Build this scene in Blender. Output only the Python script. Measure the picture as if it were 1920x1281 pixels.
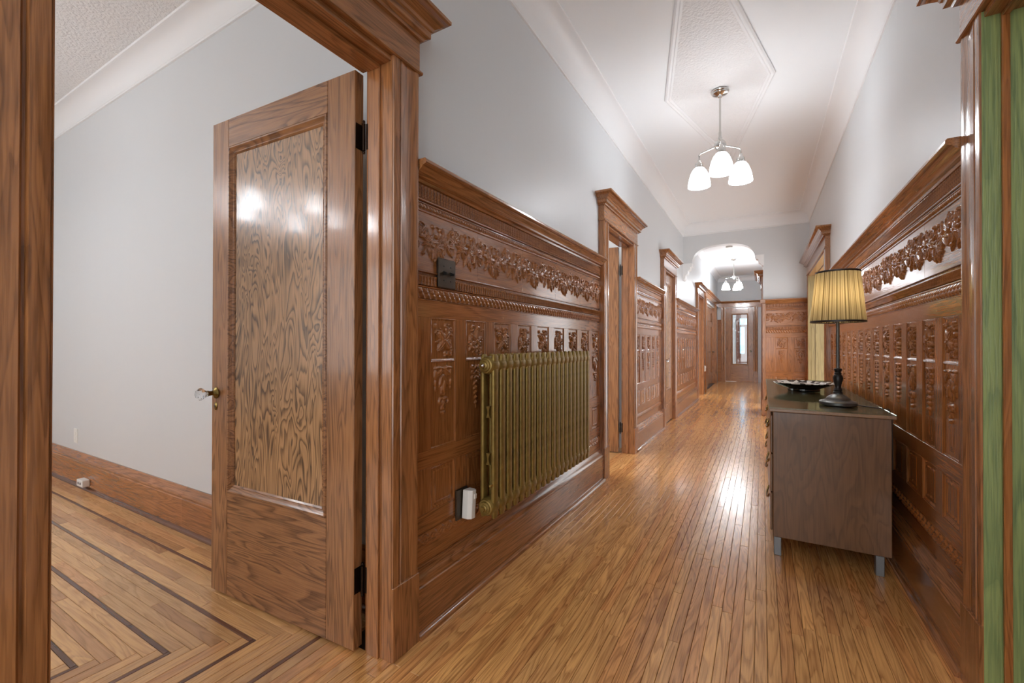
import bpy, bmesh, math, random
import numpy as np
from mathutils import Vector, Matrix

scene = bpy.context.scene
for o in list(bpy.data.objects):
    bpy.data.objects.remove(o)
COL = scene.collection
random.seed(11)
PI = math.pi

# ------------------------------------------------------------------ camera
EYE = 1.13
YAW, PITCH, ROLL = 0.5198, 0.0053, 0.0013
cam_data = bpy.data.cameras.new('camera')
cam_data.sensor_width = 36.0
cam_data.lens = 819.02 / 1920 * 36.0
cam_data.clip_start = 0.02
cam = bpy.data.objects.new('camera', cam_data)
COL.objects.link(cam)
F = Vector((-math.sin(YAW) * math.cos(PITCH), math.cos(YAW) * math.cos(PITCH), math.sin(PITCH)))
R0 = Vector((math.cos(YAW), math.sin(YAW), 0))
U0 = R0.cross(F)
Rv = math.cos(ROLL) * R0 + math.sin(ROLL) * U0
Uv = -math.sin(ROLL) * R0 + math.cos(ROLL) * U0
M = Matrix(((Rv.x, Uv.x, -F.x, 0), (Rv.y, Uv.y, -F.y, 0), (Rv.z, Uv.z, -F.z, EYE), (0, 0, 0, 1)))
cam.matrix_world = M
scene.camera = cam

# ------------------------------------------------------------------ world and exposure
world = bpy.data.worlds.new('daylight')
scene.world = world
world.use_nodes = True
bgn = world.node_tree.nodes['Background']
bgn.inputs[0].default_value = (0.985, 0.99, 1.0, 1)
bgn.inputs[1].default_value = 2.6
PENDANT = 17.0        # radiance of the lit glass shades
LAMP_BULB = 48.0     # radiance of the table lamp's bulb
vs = scene.view_settings
vs.view_transform = 'Standard'
vs.look = 'None'
vs.gamma = 1.0
vs.exposure = 0.42
vs.use_curve_mapping = False
scene.cycles.use_denoising = True
scene.cycles.sample_clamp_indirect = 6.0
scene.cycles.caustics_reflective = False
scene.cycles.caustics_refractive = False
scene.cycles.max_bounces = 7
scene.cycles.diffuse_bounces = 5
scene.cycles.glossy_bounces = 3
scene.cycles.transmission_bounces = 5
scene.cycles.transparent_max_bounces = 8
scene.cycles.adaptive_threshold = 0.02
scene.cycles.use_light_tree = False

# ------------------------------------------------------------------ dimensions
XL, XR = -1.185, 0.63          # hall plaster planes
CEIL = 3.17
RCEIL = 3.08                   # ceiling of the room on the left
YARCH = 8.02
YEND = 14.8
YROOM = 1.34                   # far wall of the room on the left


# ------------------------------------------------------------------ materials
def lin(c):
    out = []
    for v in c:
        v /= 255.0
        out.append(v / 12.92 if v <= 0.04045 else ((v + 0.055) / 1.055) ** 2.4)
    return (out[0], out[1], out[2], 1.0)


def new_mat(name):
    m = bpy.data.materials.new(name)
    m.use_nodes = True
    nt = m.node_tree
    return m, nt, nt.nodes['Principled BSDF']


def node(nt, t, **kw):
    n = nt.nodes.new(t)
    for k, v in kw.items():
        setattr(n, k, v)
    return n


def math_n(nt, op, a, b=None, c=None):
    n = node(nt, 'ShaderNodeMath', operation=op)
    for i, v in enumerate((a, b, c)):
        if v is None:
            continue
        if isinstance(v, (int, float)):
            n.inputs[i].default_value = v
        else:
            nt.links.new(v, n.inputs[i])
    return n.outputs[0]


def ramp(nt, fac, stops):
    n = node(nt, 'ShaderNodeValToRGB')
    el = n.color_ramp.elements
    while len(el) < len(stops):
        el.new(0.5)
    for e, (p, c) in zip(el, stops):
        e.position = p
        e.color = c if len(c) == 4 else (*c, 1)
    nt.links.new(fac, n.inputs[0])
    return n.outputs[0]


def mixc(nt, fac, a, b, mode='MIX'):
    n = node(nt, 'ShaderNodeMix', data_type='RGBA', blend_type=mode)
    for i, v in ((0, fac), (6, a), (7, b)):
        if isinstance(v, (int, float)):
            n.inputs[i].default_value = v
        elif isinstance(v, tuple):
            n.inputs[i].default_value = v
        else:
            nt.links.new(v, n.inputs[i])
    return n.outputs[2]


def wood(name, axis, light, dark, fig=11.0, bands=6.0, stretch=0.09, line=0.6, pore=0.3, rough=0.3,
         coat=0.25, tint=0.16, bump=0.08, island=False, tint2=None, wob=0.6):
    m, nt, bs = new_mat(name)
    L = nt.links.new
    tc = node(nt, 'ShaderNodeTexCoord')
    if island:
        rnd = node(nt, 'ShaderNodeNewGeometry').outputs['Random Per Island']
    else:
        rnd = node(nt, 'ShaderNodeObjectInfo').outputs['Random']
    sc = node(nt, 'ShaderNodeVectorMath', operation='SCALE')
    sc.inputs[0].default_value = (13.0, 29.0, 17.0)
    L(rnd, sc.inputs['Scale'])
    add = node(nt, 'ShaderNodeVectorMath', operation='ADD')
    L(tc.outputs['Object'], add.inputs[0])
    L(sc.outputs[0], add.inputs[1])

    def stretched(s, across=1.0):
        mp = node(nt, 'ShaderNodeMapping')
        v = [across, across, across]
        v['xyz'.index(axis)] = s
        mp.inputs['Scale'].default_value = v
        L(add.outputs[0], mp.inputs[0])
        return mp.outputs[0]

    n1 = node(nt, 'ShaderNodeTexNoise')
    n1.inputs['Scale'].default_value = fig
    n1.inputs['Detail'].default_value = 2.0
    n1.inputs['Roughness'].default_value = 0.45
    n1.inputs['Distortion'].default_value = wob
    L(stretched(stretch), n1.inputs['Vector'])
    v = math_n(nt, 'FRACT', math_n(nt, 'MULTIPLY', n1.outputs['Fac'], bands * 2.0))
    prof = ramp(nt, v, [(0.0, (0, 0, 0)), (0.12, (0.1, 0.1, 0.1)), (0.45, (0.8, 0.8, 0.8)), (0.85, (1, 1, 1)), (1.0, (0.35, 0.35, 0.35))])
    n2 = node(nt, 'ShaderNodeTexNoise')
    n2.inputs['Scale'].default_value = 210.0
    n2.inputs['Detail'].default_value = 2.0
    L(stretched(0.035), n2.inputs['Vector'])
    por = ramp(nt, n2.outputs['Fac'], [(0.38, (0, 0, 0)), (0.58, (1, 1, 1))])
    n3 = node(nt, 'ShaderNodeTexNoise')
    n3.inputs['Scale'].default_value = 3.2
    n3.inputs['Detail'].default_value = 1.0
    L(stretched(0.25), n3.inputs['Vector'])
    # amount of light colour
    inv = math_n(nt, 'SUBTRACT', 1.0, prof)
    a = math_n(nt, 'MULTIPLY', inv, line)
    b = math_n(nt, 'MULTIPLY', math_n(nt, 'SUBTRACT', 1.0, por), pore)
    fac = math_n(nt, 'ADD', a, b)
    fac = math_n(nt, 'ADD', fac, math_n(nt, 'MULTIPLY', math_n(nt, 'SUBTRACT', n3.outputs['Fac'], 0.5), 0.5))
    fac = math_n(nt, 'MAXIMUM', math_n(nt, 'MINIMUM', fac, 1.0), 0.0)
    colr = mixc(nt, fac, lin(light), lin(dark))
    if tint2:
        r2 = math_n(nt, 'FRACT', math_n(nt, 'MULTIPLY', rnd, 7.31))
        r2 = math_n(nt, 'GREATER_THAN', r2, 0.62)
        colr = mixc(nt, math_n(nt, 'MULTIPLY', r2, 0.55), colr, mixc(nt, fac, lin(tint2[0]), lin(tint2[1])))
    hsv = node(nt, 'ShaderNodeHueSaturation')
    L(colr, hsv.inputs['Color'])
    r3 = math_n(nt, 'FRACT', math_n(nt, 'MULTIPLY', rnd, 3.77))
    val = math_n(nt, 'ADD', math_n(nt, 'MULTIPLY', r3, 2 * tint), 1.0 - tint)
    L(val, hsv.inputs['Value'])
    L(hsv.outputs[0], bs.inputs['Base Color'])
    bs.inputs['Roughness'].default_value = rough
    bs.inputs['Coat Weight'].default_value = coat
    bs.inputs['Coat Roughness'].default_value = 0.10
    if bump:
        bp = node(nt, 'ShaderNodeBump')
        bp.inputs['Strength'].default_value = bump
        bp.inputs['Distance'].default_value = 0.002
        L(por, bp.inputs['Height'])
        L(bp.outputs[0], bs.inputs['Normal'])
    return m


def plain(name, colr, rough=0.5, metal=0.0, emit=None, strength=0.0, coat=0.0, noise=None, bump=None, trans=0.0, ior=1.45):
    """noise: (scale, amount, other colour); bump: (scale vector, strength, distance)"""
    m, nt, bs = new_mat(name)
    bs.inputs['Base Color'].default_value = lin(colr)
    bs.inputs['Roughness'].default_value = rough
    bs.inputs['Metallic'].default_value = metal
    bs.inputs['Coat Weight'].default_value = coat
    bs.inputs['Transmission Weight'].default_value = trans
    bs.inputs['IOR'].default_value = ior
    if emit:
        bs.inputs['Emission Color'].default_value = lin(emit)
        bs.inputs['Emission Strength'].default_value = strength
    tc = node(nt, 'ShaderNodeTexCoord')
    if noise:
        n = node(nt, 'ShaderNodeTexNoise')
        n.inputs['Scale'].default_value = noise[0]
        n.inputs['Detail'].default_value = 4.0
        nt.links.new(tc.outputs['Object'], n.inputs['Vector'])
        f = ramp(nt, n.outputs['Fac'], [(0.35, (0, 0, 0)), (0.7, (1, 1, 1))])
        f = math_n(nt, 'MULTIPLY', f, noise[1])
        nt.links.new(mixc(nt, f, lin(colr), lin(noise[2])), bs.inputs['Base Color'])
    if bump:
        mp = node(nt, 'ShaderNodeMapping')
        mp.inputs['Scale'].default_value = bump[0]
        nt.links.new(tc.outputs['Object'], mp.inputs[0])
        n = node(nt, 'ShaderNodeTexNoise')
        n.inputs['Scale'].default_value = 1.0
        n.inputs['Detail'].default_value = 3.0
        nt.links.new(mp.outputs[0], n.inputs['Vector'])
        bp = node(nt, 'ShaderNodeBump')
        bp.inputs['Strength'].default_value = bump[1]
        bp.inputs['Distance'].default_value = bump[2]
        nt.links.new(n.outputs['Fac'], bp.inputs['Height'])
        nt.links.new(bp.outputs[0], bs.inputs['Normal'])
    return m


WL, WD = (168, 107, 58), (92, 52, 25)
CLt, CD = (168, 112, 67), (96, 58, 31)
DL, DD = (166, 116, 74), (88, 54, 31)
MT = {
    'wx': wood('oak_wainscot_horizontal', 'x', WL, WD, line=0.34, pore=0.35, rough=0.2, coat=0.5, tint=0.05),
    'wz': wood('oak_wainscot_vertical', 'z', WL, WD, line=0.35, pore=0.35, rough=0.2, coat=0.5, tint=0.06),
    'cz': wood('oak_casing_vertical', 'z', CLt, CD, line=0.42, pore=0.4, rough=0.2, coat=0.5, tint=0.06),
    'cx': wood('oak_casing_horizontal', 'x', CLt, CD, line=0.42, pore=0.4, rough=0.2, coat=0.5, tint=0.06),
    'cy': wood('oak_casing_deep', 'y', CLt, CD, line=0.42, pore=0.4, rough=0.2, coat=0.5, tint=0.06),
    'dz': wood('oak_door_vertical', 'z', DL, DD, fig=13, bands=6, line=0.5, pore=0.3, rough=0.27, tint=0.06),
    'dx': wood('oak_door_horizontal', 'x', DL, DD, fig=9, bands=7, stretch=0.14, line=0.62, pore=0.3, rough=0.27, tint=0.06),
    'dp': wood('oak_door_panel', 'z', (190, 146, 102), (82, 62, 42), fig=10, bands=9, stretch=0.20, line=0.85, pore=0.25,
               rough=0.24, tint=0.03, wob=0.9),
    'green': wood('green_stained_jamb', 'z', (146, 160, 100), (80, 102, 66), fig=9, bands=4, line=0.4, pore=0.35, rough=0.4, coat=0.1,
                  tint=0.05, bump=0.3),
    'olive': wood('olive_stained_jamb', 'z', (146, 126, 80), (102, 84, 46), fig=9, bands=4, line=0.4, pore=0.3, rough=0.4, coat=0.1, tint=0.05),
    'floor': wood('oak_strip_floor', 'y', (228, 171, 104), (154, 100, 54), fig=15, bands=6, stretch=0.085, line=0.55, pore=0.3, rough=0.22,
                  coat=0.35, tint=0.13, tint2=((212, 144, 84), (136, 82, 42))),
    'floorfar': wood('oak_strip_floor_far', 'y', (228, 171, 104), (154, 100, 54), fig=15, bands=6, stretch=0.085, line=0.55, pore=0.3,
                     rough=0.22, coat=0.35, tint=0.13, island=True, tint2=((212, 144, 84), (136, 82, 42))),
    'rfx': wood('oak_room_floor_across', 'x', (222, 172, 112), (164, 112, 66), fig=15, bands=5, line=0.4, pore=0.22, rough=0.22, coat=0.35,
                tint=0.17, tint2=((190, 132, 84), (136, 90, 56))),
    'rfy': wood('oak_room_floor_along', 'y', (222, 172, 112), (164, 112, 66), fig=15, bands=5, line=0.4, pore=0.22, rough=0.22, coat=0.35,
                tint=0.17, tint2=((190, 132, 84), (136, 90, 56))),
    'rdx': wood('walnut_strip_across', 'x', (112, 70, 46), (70, 42, 28), line=0.3, rough=0.22, coat=0.35, tint=0.12),
    'rdy': wood('walnut_strip_along', 'y', (112, 70, 46), (70, 42, 28), line=0.3, rough=0.22, coat=0.35, tint=0.12),
    'dresser': wood('walnut_veneer', 'z', (124, 88, 58), (84, 58, 37), fig=9, bands=5, stretch=0.22, line=0.4, pore=0.25, rough=0.3, coat=0.15, tint=0.02, bump=0.03),
    'dressx': wood('walnut_top_painted_reflection', 'y', (156, 124, 96), (116, 88, 66), fig=9, bands=4, line=0.3, pore=0.25, rough=0.3, coat=0.15, tint=0.02, bump=0.0),  # paler than the carcass: the top's reflection is put into the wood colour
    'sub': plain('dark_subfloor', (46, 28, 16), 0.8),
    'wall': plain('pale_grey_wall_paint', (215, 218, 220), 0.42, bump=((7, 7, 0.5), 0.12, 0.02)),
    'ceil': plain('white_ceiling_paint', (243, 246, 248), 0.6),
    'stip': plain('stippled_ceiling_plaster', (238, 238, 238), 0.7, bump=((60, 60, 60), 0.9, 0.012)),
    'crown': plain('white_cove_plaster', (238, 239, 240), 0.5),
    'brz': plain('gold_bronze_paint', (150, 126, 66), 0.36, metal=0.45, noise=(26, 0.6, (104, 82, 38))),
    'brass': plain('aged_brass', (150, 128, 74), 0.25, metal=1.0, noise=(60, 0.7, (74, 58, 30))),
    'hinge': plain('dark_bronze_hinge', (52, 36, 26), 0.35, metal=0.8, noise=(40, 0.5, (30, 20, 14))),
    'plate': plain('dark_bronze_plate', (84, 74, 64), 0.35, metal=0.75, noise=(30, 0.5, (58, 50, 42))),
    'black': plain('black_metal', (38, 36, 36), 0.35, metal=0.3),
    'chrome': plain('polished_nickel', (206, 204, 200), 0.12, metal=1.0),
    'white': plain('white_plastic', (236, 236, 232), 0.35),
    'dark': plain('dark_plastic', (36, 30, 27), 0.4),
    'glass': plain('clear_cut_glass', (250, 252, 255), 0.02, trans=1.0, ior=1.5),
    'shade': plain('lit_opal_glass', (255, 255, 255), 0.3, emit=(246, 250, 255), strength=PENDANT),
    'shadefar': plain('lit_opal_glass_far', (255, 255, 255), 0.3, emit=(246, 250, 255), strength=PENDANT * 3.2),
    'shaderoom': plain('lit_opal_glass_room', (255, 255, 255), 0.3, emit=(246, 250, 255), strength=PENDANT * 1.2),
    'bulb': plain('lit_bulb', (255, 240, 210), 0.3, emit=(255, 220, 172), strength=LAMP_BULB),
    'leg': plain('grey_steel_leg', (128, 132, 136), 0.35, metal=0.6),
    'pewter': plain('pewter_lamp_base', (92, 92, 90), 0.38, metal=0.7),
    'bowl': plain('dark_lacquer', (24, 20, 18), 0.2, coat=0.5),
    'blue': plain('lit_stained_glass', (120, 190, 220), 0.2, emit=(110, 196, 232), strength=1.5, noise=(7, 0.8, (230, 245, 250))),
    'redwood': wood('dark_entry_door', 'z', (104, 56, 40), (60, 30, 22), line=0.3),
}


def shade_fabric():
    m, nt, bs = new_mat('linen_shade_painted_pleats')
    tr = node(nt, 'ShaderNodeBsdfTranslucent')
    tc = node(nt, 'ShaderNodeTexCoord')
    sp = node(nt, 'ShaderNodeSeparateXYZ')
    nt.links.new(tc.outputs['Object'], sp.inputs[0])
    an = math_n(nt, 'ARCTAN2', sp.outputs[1], sp.outputs[0])
    nz = node(nt, 'ShaderNodeTexNoise', noise_dimensions='1D')
    nz.inputs['Scale'].default_value = 16.0
    nz.inputs['Detail'].default_value = 2.0
    nt.links.new(an, nz.inputs['W'])
    f = ramp(nt, nz.outputs['Fac'], [(0.36, (0, 0, 0)), (0.56, (1, 1, 1))])  # stripes by angle: dark lines of the folds painted into the cloth colour
    nt.links.new(mixc(nt, f, lin((120, 106, 66)), lin((206, 194, 156))), tr.inputs[0])
    nt.links.new(mixc(nt, f, lin((112, 98, 62)), lin((182, 170, 130))), bs.inputs['Base Color'])
    bs.inputs['Roughness'].default_value = 0.8
    mx = node(nt, 'ShaderNodeMixShader')
    mx.inputs[0].default_value = 0.22
    nt.links.new(bs.outputs[0], mx.inputs[1])
    nt.links.new(tr.outputs[0], mx.inputs[2])
    nt.links.new(mx.outputs[0], nt.nodes['Material Output'].inputs[0])
    return m


MT['fabric'] = shade_fabric()


def thin_glass(name, tint, gloss, rough):
    m, nt, bs = new_mat(name)
    tr = node(nt, 'ShaderNodeBsdfTransparent')
    tr.inputs[0].default_value = lin(tint)
    gl = node(nt, 'ShaderNodeBsdfGlossy')
    gl.inputs['Roughness'].default_value = rough
    lw = node(nt, 'ShaderNodeLayerWeight')
    lw.inputs[0].default_value = 0.5
    mx = node(nt, 'ShaderNodeMixShader')
    nt.links.new(math_n(nt, 'ADD', math_n(nt, 'MULTIPLY', math_n(nt, 'POWER', lw.outputs['Facing'], 4.0), 0.3), gloss), mx.inputs[0])
    nt.links.new(tr.outputs[0], mx.inputs[1])
    nt.links.new(gl.outputs[0], mx.inputs[2])
    nt.links.new(mx.outputs[0], nt.nodes['Material Output'].inputs[0])
    return m


MT['pane'] = thin_glass('bevelled_pane', (236, 242, 244), 0.12, 0.02)
MT['gtop'] = thin_glass('glass_top', (226, 234, 228), 0.06, 0.05)


def mosaic():
    m, nt, bs = new_mat('mosaic_rim')
    tc = node(nt, 'ShaderNodeTexCoord')
    v = node(nt, 'ShaderNodeTexVoronoi')
    v.inputs['Scale'].default_value = 34.0
    nt.links.new(tc.outputs['Object'], v.inputs['Vector'])
    f = ramp(nt, v.outputs['Color'], [(0.4, (0.01, 0.01, 0.01)), (0.5, (0.75, 0.72, 0.66))])
    nt.links.new(f, bs.inputs['Base Color'])
    bs.inputs['Roughness'].default_value = 0.25
    return m


MT['mosaic'] = mosaic()


# ------------------------------------------------------------------ mesh helpers
def mk(name, verts, faces, smooth=None, recalc=True):
    me = bpy.data.meshes.new(name)
    me.from_pydata([tuple(map(float, v)) for v in verts], [], faces)
    if recalc:
        bm = bmesh.new()
        bm.from_mesh(me)
        bmesh.ops.recalc_face_normals(bm, faces=bm.faces)
        bm.to_mesh(me)
        bm.free()
    if smooth is not None:
        me.polygons.foreach_set('use_smooth', [True] * len(me.polygons))
        if smooth < 180:
            me.set_sharp_from_angle(angle=math.radians(smooth))
    me.update()
    return me


class MB:
    def __init__(s):
        s.v, s.f = [], []

    def add(s, v, f):
        n = len(s.v)
        s.v += list(v)
        s.f += [tuple(i + n for i in q) for q in f]
        return s

    def box(s, x0, x1, y0, y1, z0, z1):
        return s.add([(x0, y0, z0), (x1, y0, z0), (x1, y1, z0), (x0, y1, z0), (x0, y0, z1), (x1, y0, z1), (x1, y1, z1), (x0, y1, z1)],
                     [(0, 3, 2, 1), (4, 5, 6, 7), (0, 1, 5, 4), (1, 2, 6, 5), (2, 3, 7, 6), (3, 0, 4, 7)])

    def prism(s, prof, a0, a1, axis='x', m0=0.0, m1=0.0):
        """extrude a closed profile; axis x: profile=(y,z); axis z: profile=(x,y); axis y: profile=(x,z). m0/m1 mitre by -y"""
        n = len(prof)
        vs_ = []
        for a, m in ((a0, m0), (a1, m1)):
            for p, q in prof:
                if axis == 'x':
                    vs_.append((a + m * -p, p, q))
                elif axis == 'z':
                    vs_.append((p, q, a))
                else:
                    vs_.append((p, a, q))
        fs = [(i, (i + 1) % n, n + (i + 1) % n, n + i) for i in range(n)]
        fs += [tuple(range(n))[::-1], tuple(range(n, 2 * n))]
        return s.add(vs_, fs)

    def lathe(s, prof, n=24, cx=0, cy=0, cz=0, axis='z', rmod=None):
        vs_, fs = [], []
        for r, h in prof:
            for k in range(n):
                a = 2 * PI * k / n
                rr = r * (rmod(k) if rmod else 1)
                p = (rr * math.cos(a), rr * math.sin(a), h)
                if axis == 'y':
                    p = (p[0], p[2], p[1])
                elif axis == 'x':
                    p = (p[2], p[0], p[1])
                vs_.append((p[0] + cx, p[1] + cy, p[2] + cz))
        for j in range(len(prof) - 1):
            for k in range(n):
                k2 = (k + 1) % n
                fs.append((j * n + k, j * n + k2, (j + 1) * n + k2, (j + 1) * n + k))
        if prof[0][0] > 1e-6 and prof[0][0] < 0.0:
            pass
        return s.add(vs_, fs)

    def tube(s, pts, r, n=8, closed=False):
        pts = [Vector(p) for p in pts]
        vs_, fs = [], []
        up = Vector((0.013, 0.021, 1)).normalized()
        m = len(pts)
        for i, p in enumerate(pts):
            t = (pts[min(i + 1, m - 1)] - pts[max(i - 1, 0)]).normalized()
            a = t.cross(up)
            if a.length < 0.05:
                a = t.cross(Vector((1, 0, 0)))
            a.normalize()
            b = t.cross(a)
            rr = r[i] if isinstance(r, (list, tuple)) else r
            for k in range(n):
                an = 2 * PI * k / n
                vs_.append(tuple(p + rr * (math.cos(an) * a + math.sin(an) * b)))
        for i in range(m - 1):
            for k in range(n):
                k2 = (k + 1) % n
                fs.append((i * n + k, i * n + k2, (i + 1) * n + k2, (i + 1) * n + k))
        fs.append(tuple(range(n))[::-1])
        fs.append(tuple(range((m - 1) * n, m * n)))
        return s.add(vs_, fs)

    def mesh(s, name='m', smooth=None):
        return mk(name, s.v, s.f, smooth)


def bevel_mesh(me, w, seg=1):
    bm = bmesh.new()
    bm.from_mesh(me)
    bmesh.ops.bevel(bm, geom=list(bm.edges), offset=w, segments=seg, affect='EDGES', profile=0.5)
    bm.to_mesh(me)
    bm.free()
    return me


def bbox(x0, x1, y0, y1, z0, z1, w=0.002, seg=1):
    me = MB().box(x0, x1, y0, y1, z0, z1).mesh('board')
    return bevel_mesh(me, min(w, 0.45 * min(x1 - x0, y1 - y0, z1 - z0)), seg)


def hf(name, w, h, nx, nz, func, back=0.004):
    """relief sheet: x 0..w, z 0..h, relief towards -y; skirted"""
    xs = np.linspace(0, w, nx)
    zs = np.linspace(0, h, nz)
    X, Z = np.meshgrid(xs, zs)
    H = func(X, Z)
    V = np.stack([X, -H, Z], -1).reshape(-1, 3)
    idx = np.arange(nx * nz).reshape(nz, nx)
    Fc = np.stack([idx[:-1, :-1], idx[:-1, 1:], idx[1:, 1:], idx[1:, :-1]], -1).reshape(-1, 4)
    ring = list(idx[0, :]) + list(idx[1:, -1]) + list(idx[-1, -2::-1]) + list(idx[-2:0:-1, 0])
    nb = len(V)
    B = V[ring].copy()
    B[:, 1] = back
    V = np.vstack([V, B])
    m = len(ring)
    sk = [(ring[i], nb + i, nb + (i + 1) % m, ring[(i + 1) % m]) for i in range(m)]
    me = bpy.data.meshes.new(name)
    me.from_pydata(V.tolist(), [], Fc.tolist() + sk)
    me.polygons.foreach_set('use_smooth', [True] * len(Fc) + [False] * m)
    me.update()
    return me


def ob(name, me, mat, parent=None, loc=(0, 0, 0), rz=0.0, rot=None, scale=None):
    o = bpy.data.objects.new(name, me)
    if mat is not None:
        if not me.materials:
            me.materials.append(mat)
        elif me.materials[0] != mat:
            o.material_slots[0].link = 'OBJECT'
            o.material_slots[0].material = mat
    COL.objects.link(o)
    o.location = loc
    o.rotation_euler = rot if rot else (0, 0, rz)
    if scale:
        o.scale = scale
    if parent:
        o.parent = parent
    return o


def tag(o, label, cat=None, group=None, kind=None):
    o['label'] = label
    if cat:
        o['category'] = cat
    if group:
        o['group'] = group
    if kind:
        o['kind'] = kind
    return o


def root(name, loc, rz=0.0, label=None, cat=None, group=None, kind=None):
    o = bpy.data.objects.new(name, None)
    o.empty_display_size = 0.1
    COL.objects.link(o)
    o.location = loc
    o.rotation_euler = (0, 0, rz)
    if label:
        tag(o, label, cat, group, kind)
    return o


def copy_tree(o, parent=None):
    c = o.copy()
    COL.objects.link(c)
    if parent:
        c.parent = parent
    for ch in list(o.children):
        copy_tree(ch, c)
    return c


# ------------------------------------------------------------------ relief pattern stamps
def st_leaf(X, Z, H, cx, cz, L, W, ang, h, vein=0.35):
    c, s = math.cos(ang), math.sin(ang)
    u = ((X - cx) * c + (Z - cz) * s) / L
    v = (-(X - cx) * s + (Z - cz) * c) / W
    uu = np.clip(u, 0, 1)
    w = np.sin(PI * uu ** 0.75) + 1e-6
    r = np.abs(v) / w
    b = h * np.sqrt(np.clip(1 - r * r, 0, 1)) * (1 - vein * np.exp(-(v / 0.16) ** 2))
    b = np.where((u > 0) & (u < 1) & (r < 1), b, 0)
    return np.maximum(H, b)


def st_blob(X, Z, H, cx, cz, rx, rz, h):
    d = ((X - cx) / rx) ** 2 + ((Z - cz) / rz) ** 2
    return np.maximum(H, h * np.sqrt(np.clip(1 - d, 0, 1)))


def st_line(X, Z, H, pts, r, h):
    d2 = np.full_like(X, 9.0)
    for (ax, az), (bx, bz) in zip(pts[:-1], pts[1:]):
        dx, dz = bx - ax, bz - az
        t = np.clip(((X - ax) * dx + (Z - az) * dz) / (dx * dx + dz * dz + 1e-12), 0, 1)
        d2 = np.minimum(d2, (X - ax - t * dx) ** 2 + (Z - az - t * dz) ** 2)
    return np.maximum(H, h * np.sqrt(np.clip(1 - d2 / (r * r), 0, 1)))


def st_flower(X, Z, H, cx, cz, r, n, h, ph=0.0):
    for k in range(n):
        H = st_leaf(X, Z, H, cx, cz, r, r * 0.34, ph + 2 * PI * k / n, h)
    return st_blob(X, Z, H, cx, cz, r * 0.24, r * 0.24, h * 1.25)


def arc(cx, cz, r, a0, a1, n=9):
    return [(cx + r * math.cos(a0 + (a1 - a0) * i / n), cz + r * math.sin(a0 + (a1 - a0) * i / n)) for i in range(n + 1)]


TW, TZ0, TZ1 = 0.165, 1.058, 1.237          # upper tile
DZ0, DZ1 = 0.698, 1.058                     # drop panel
LZ0, LZ1 = 0.448, 0.627                     # lower panel


def frame_edge(X, Z, w, h, depth=0.006, ew=0.012, sides=(1, 1, 1, 1)):
    """bevelled frame: stands proud at the border, sinks to a panel"""
    dl = X if sides[0] else np.full_like(X, 9)
    dr = (w - X) if sides[1] else np.full_like(X, 9)
    db = Z if sides[2] else np.full_like(X, 9)
    dt = (h - Z) if sides[3] else np.full_like(X, 9)
    d = np.minimum(np.minimum(dl, dr), np.minimum(db, dt))
    t = np.clip(d / ew, 0, 1)
    prof = np.where(t < 0.35, 0.0, np.where(t < 0.6, -depth * (t - 0.35) / 0.25, -depth + 0.0022 * np.sin(PI * np.clip((t - 0.6) / 0.4, 0, 1))))
    return prof


def tile_fill(X, Z, H, cx, cz, seed, keep):
    rnd = random.Random(seed)
    for i in range(34):
        ox = (rnd.random() - 0.5) * 0.108
        oz = (rnd.random() - 0.5) * 0.128
        if (ox / keep[0]) ** 2 + (oz / keep[1]) ** 2 < 1:
            continue
        if i % 3 == 0:
            a0 = rnd.random() * 6.28
            H = st_line(X, Z, H, arc(cx + ox, cz + oz, 0.0085, a0, a0 + 4.6, 8), 0.0032, 0.0066)
        else:
            H = st_leaf(X, Z, H, cx + ox, cz + oz, 0.024, 0.0065, rnd.random() * 6.28, 0.0066 + 0.002 * rnd.random(), 0.3)
    return H


def tile_a(X, Z):
    w, h = TW, TZ1 - TZ0
    H = np.zeros_like(X)
    cx, cz = w / 2, h / 2 - 0.003
    H = tile_fill(X, Z, H, cx, cz, 5, (0.035, 0.04))
    for a in (0.80, 2.3, 3.95, 5.45):
        H = st_leaf(X, Z, H, cx, cz, 0.056, 0.016, a, 0.0105, 0.5)
    for a in (1.57, 4.7, 0.1, 3.2):
        H = st_leaf(X, Z, H, cx, cz, 0.036, 0.009, a, 0.008)
    H = st_blob(X, Z, H, cx, cz, 0.008, 0.008, 0.012)
    m = (np.abs(X - cx) < 0.060) & (np.abs(Z - cz) < 0.070)
    H = np.where(m, 1.7 * H, 0)
    return H + frame_edge(X, Z, w, h)


def tile_b(X, Z):
    w, h = TW, TZ1 - TZ0
    H = np.zeros_like(X)
    cx, cz = w / 2, h / 2 - 0.003
    H = tile_fill(X, Z, H, cx, cz, 9, (0.03, 0.05))
    H = st_leaf(X, Z, H, cx, cz + 0.004, 0.052, 0.017, PI / 2, 0.011, 0.3)
    for a in (0.5, 2.64, 3.7, 5.72):
        H = st_leaf(X, Z, H, cx, cz, 0.046, 0.012, a, 0.0095)
    for sx in (-1, 1):
        H = st_line(X, Z, H, arc(cx + sx * 0.028, cz - 0.020, 0.016, 0, 5.2 * sx), 0.0042, 0.0085)
        H = st_leaf(X, Z, H, cx, cz - 0.026, 0.040, 0.009, -PI / 2 + sx * 0.7, 0.0085)
    H = st_blob(X, Z, H, cx, cz, 0.009, 0.009, 0.0125)
    m = (np.abs(X - cx) < 0.060) & (np.abs(Z - cz) < 0.072)
    H = np.where(m, 1.7 * H, 0)
    return H + frame_edge(X, Z, w, h)


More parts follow.
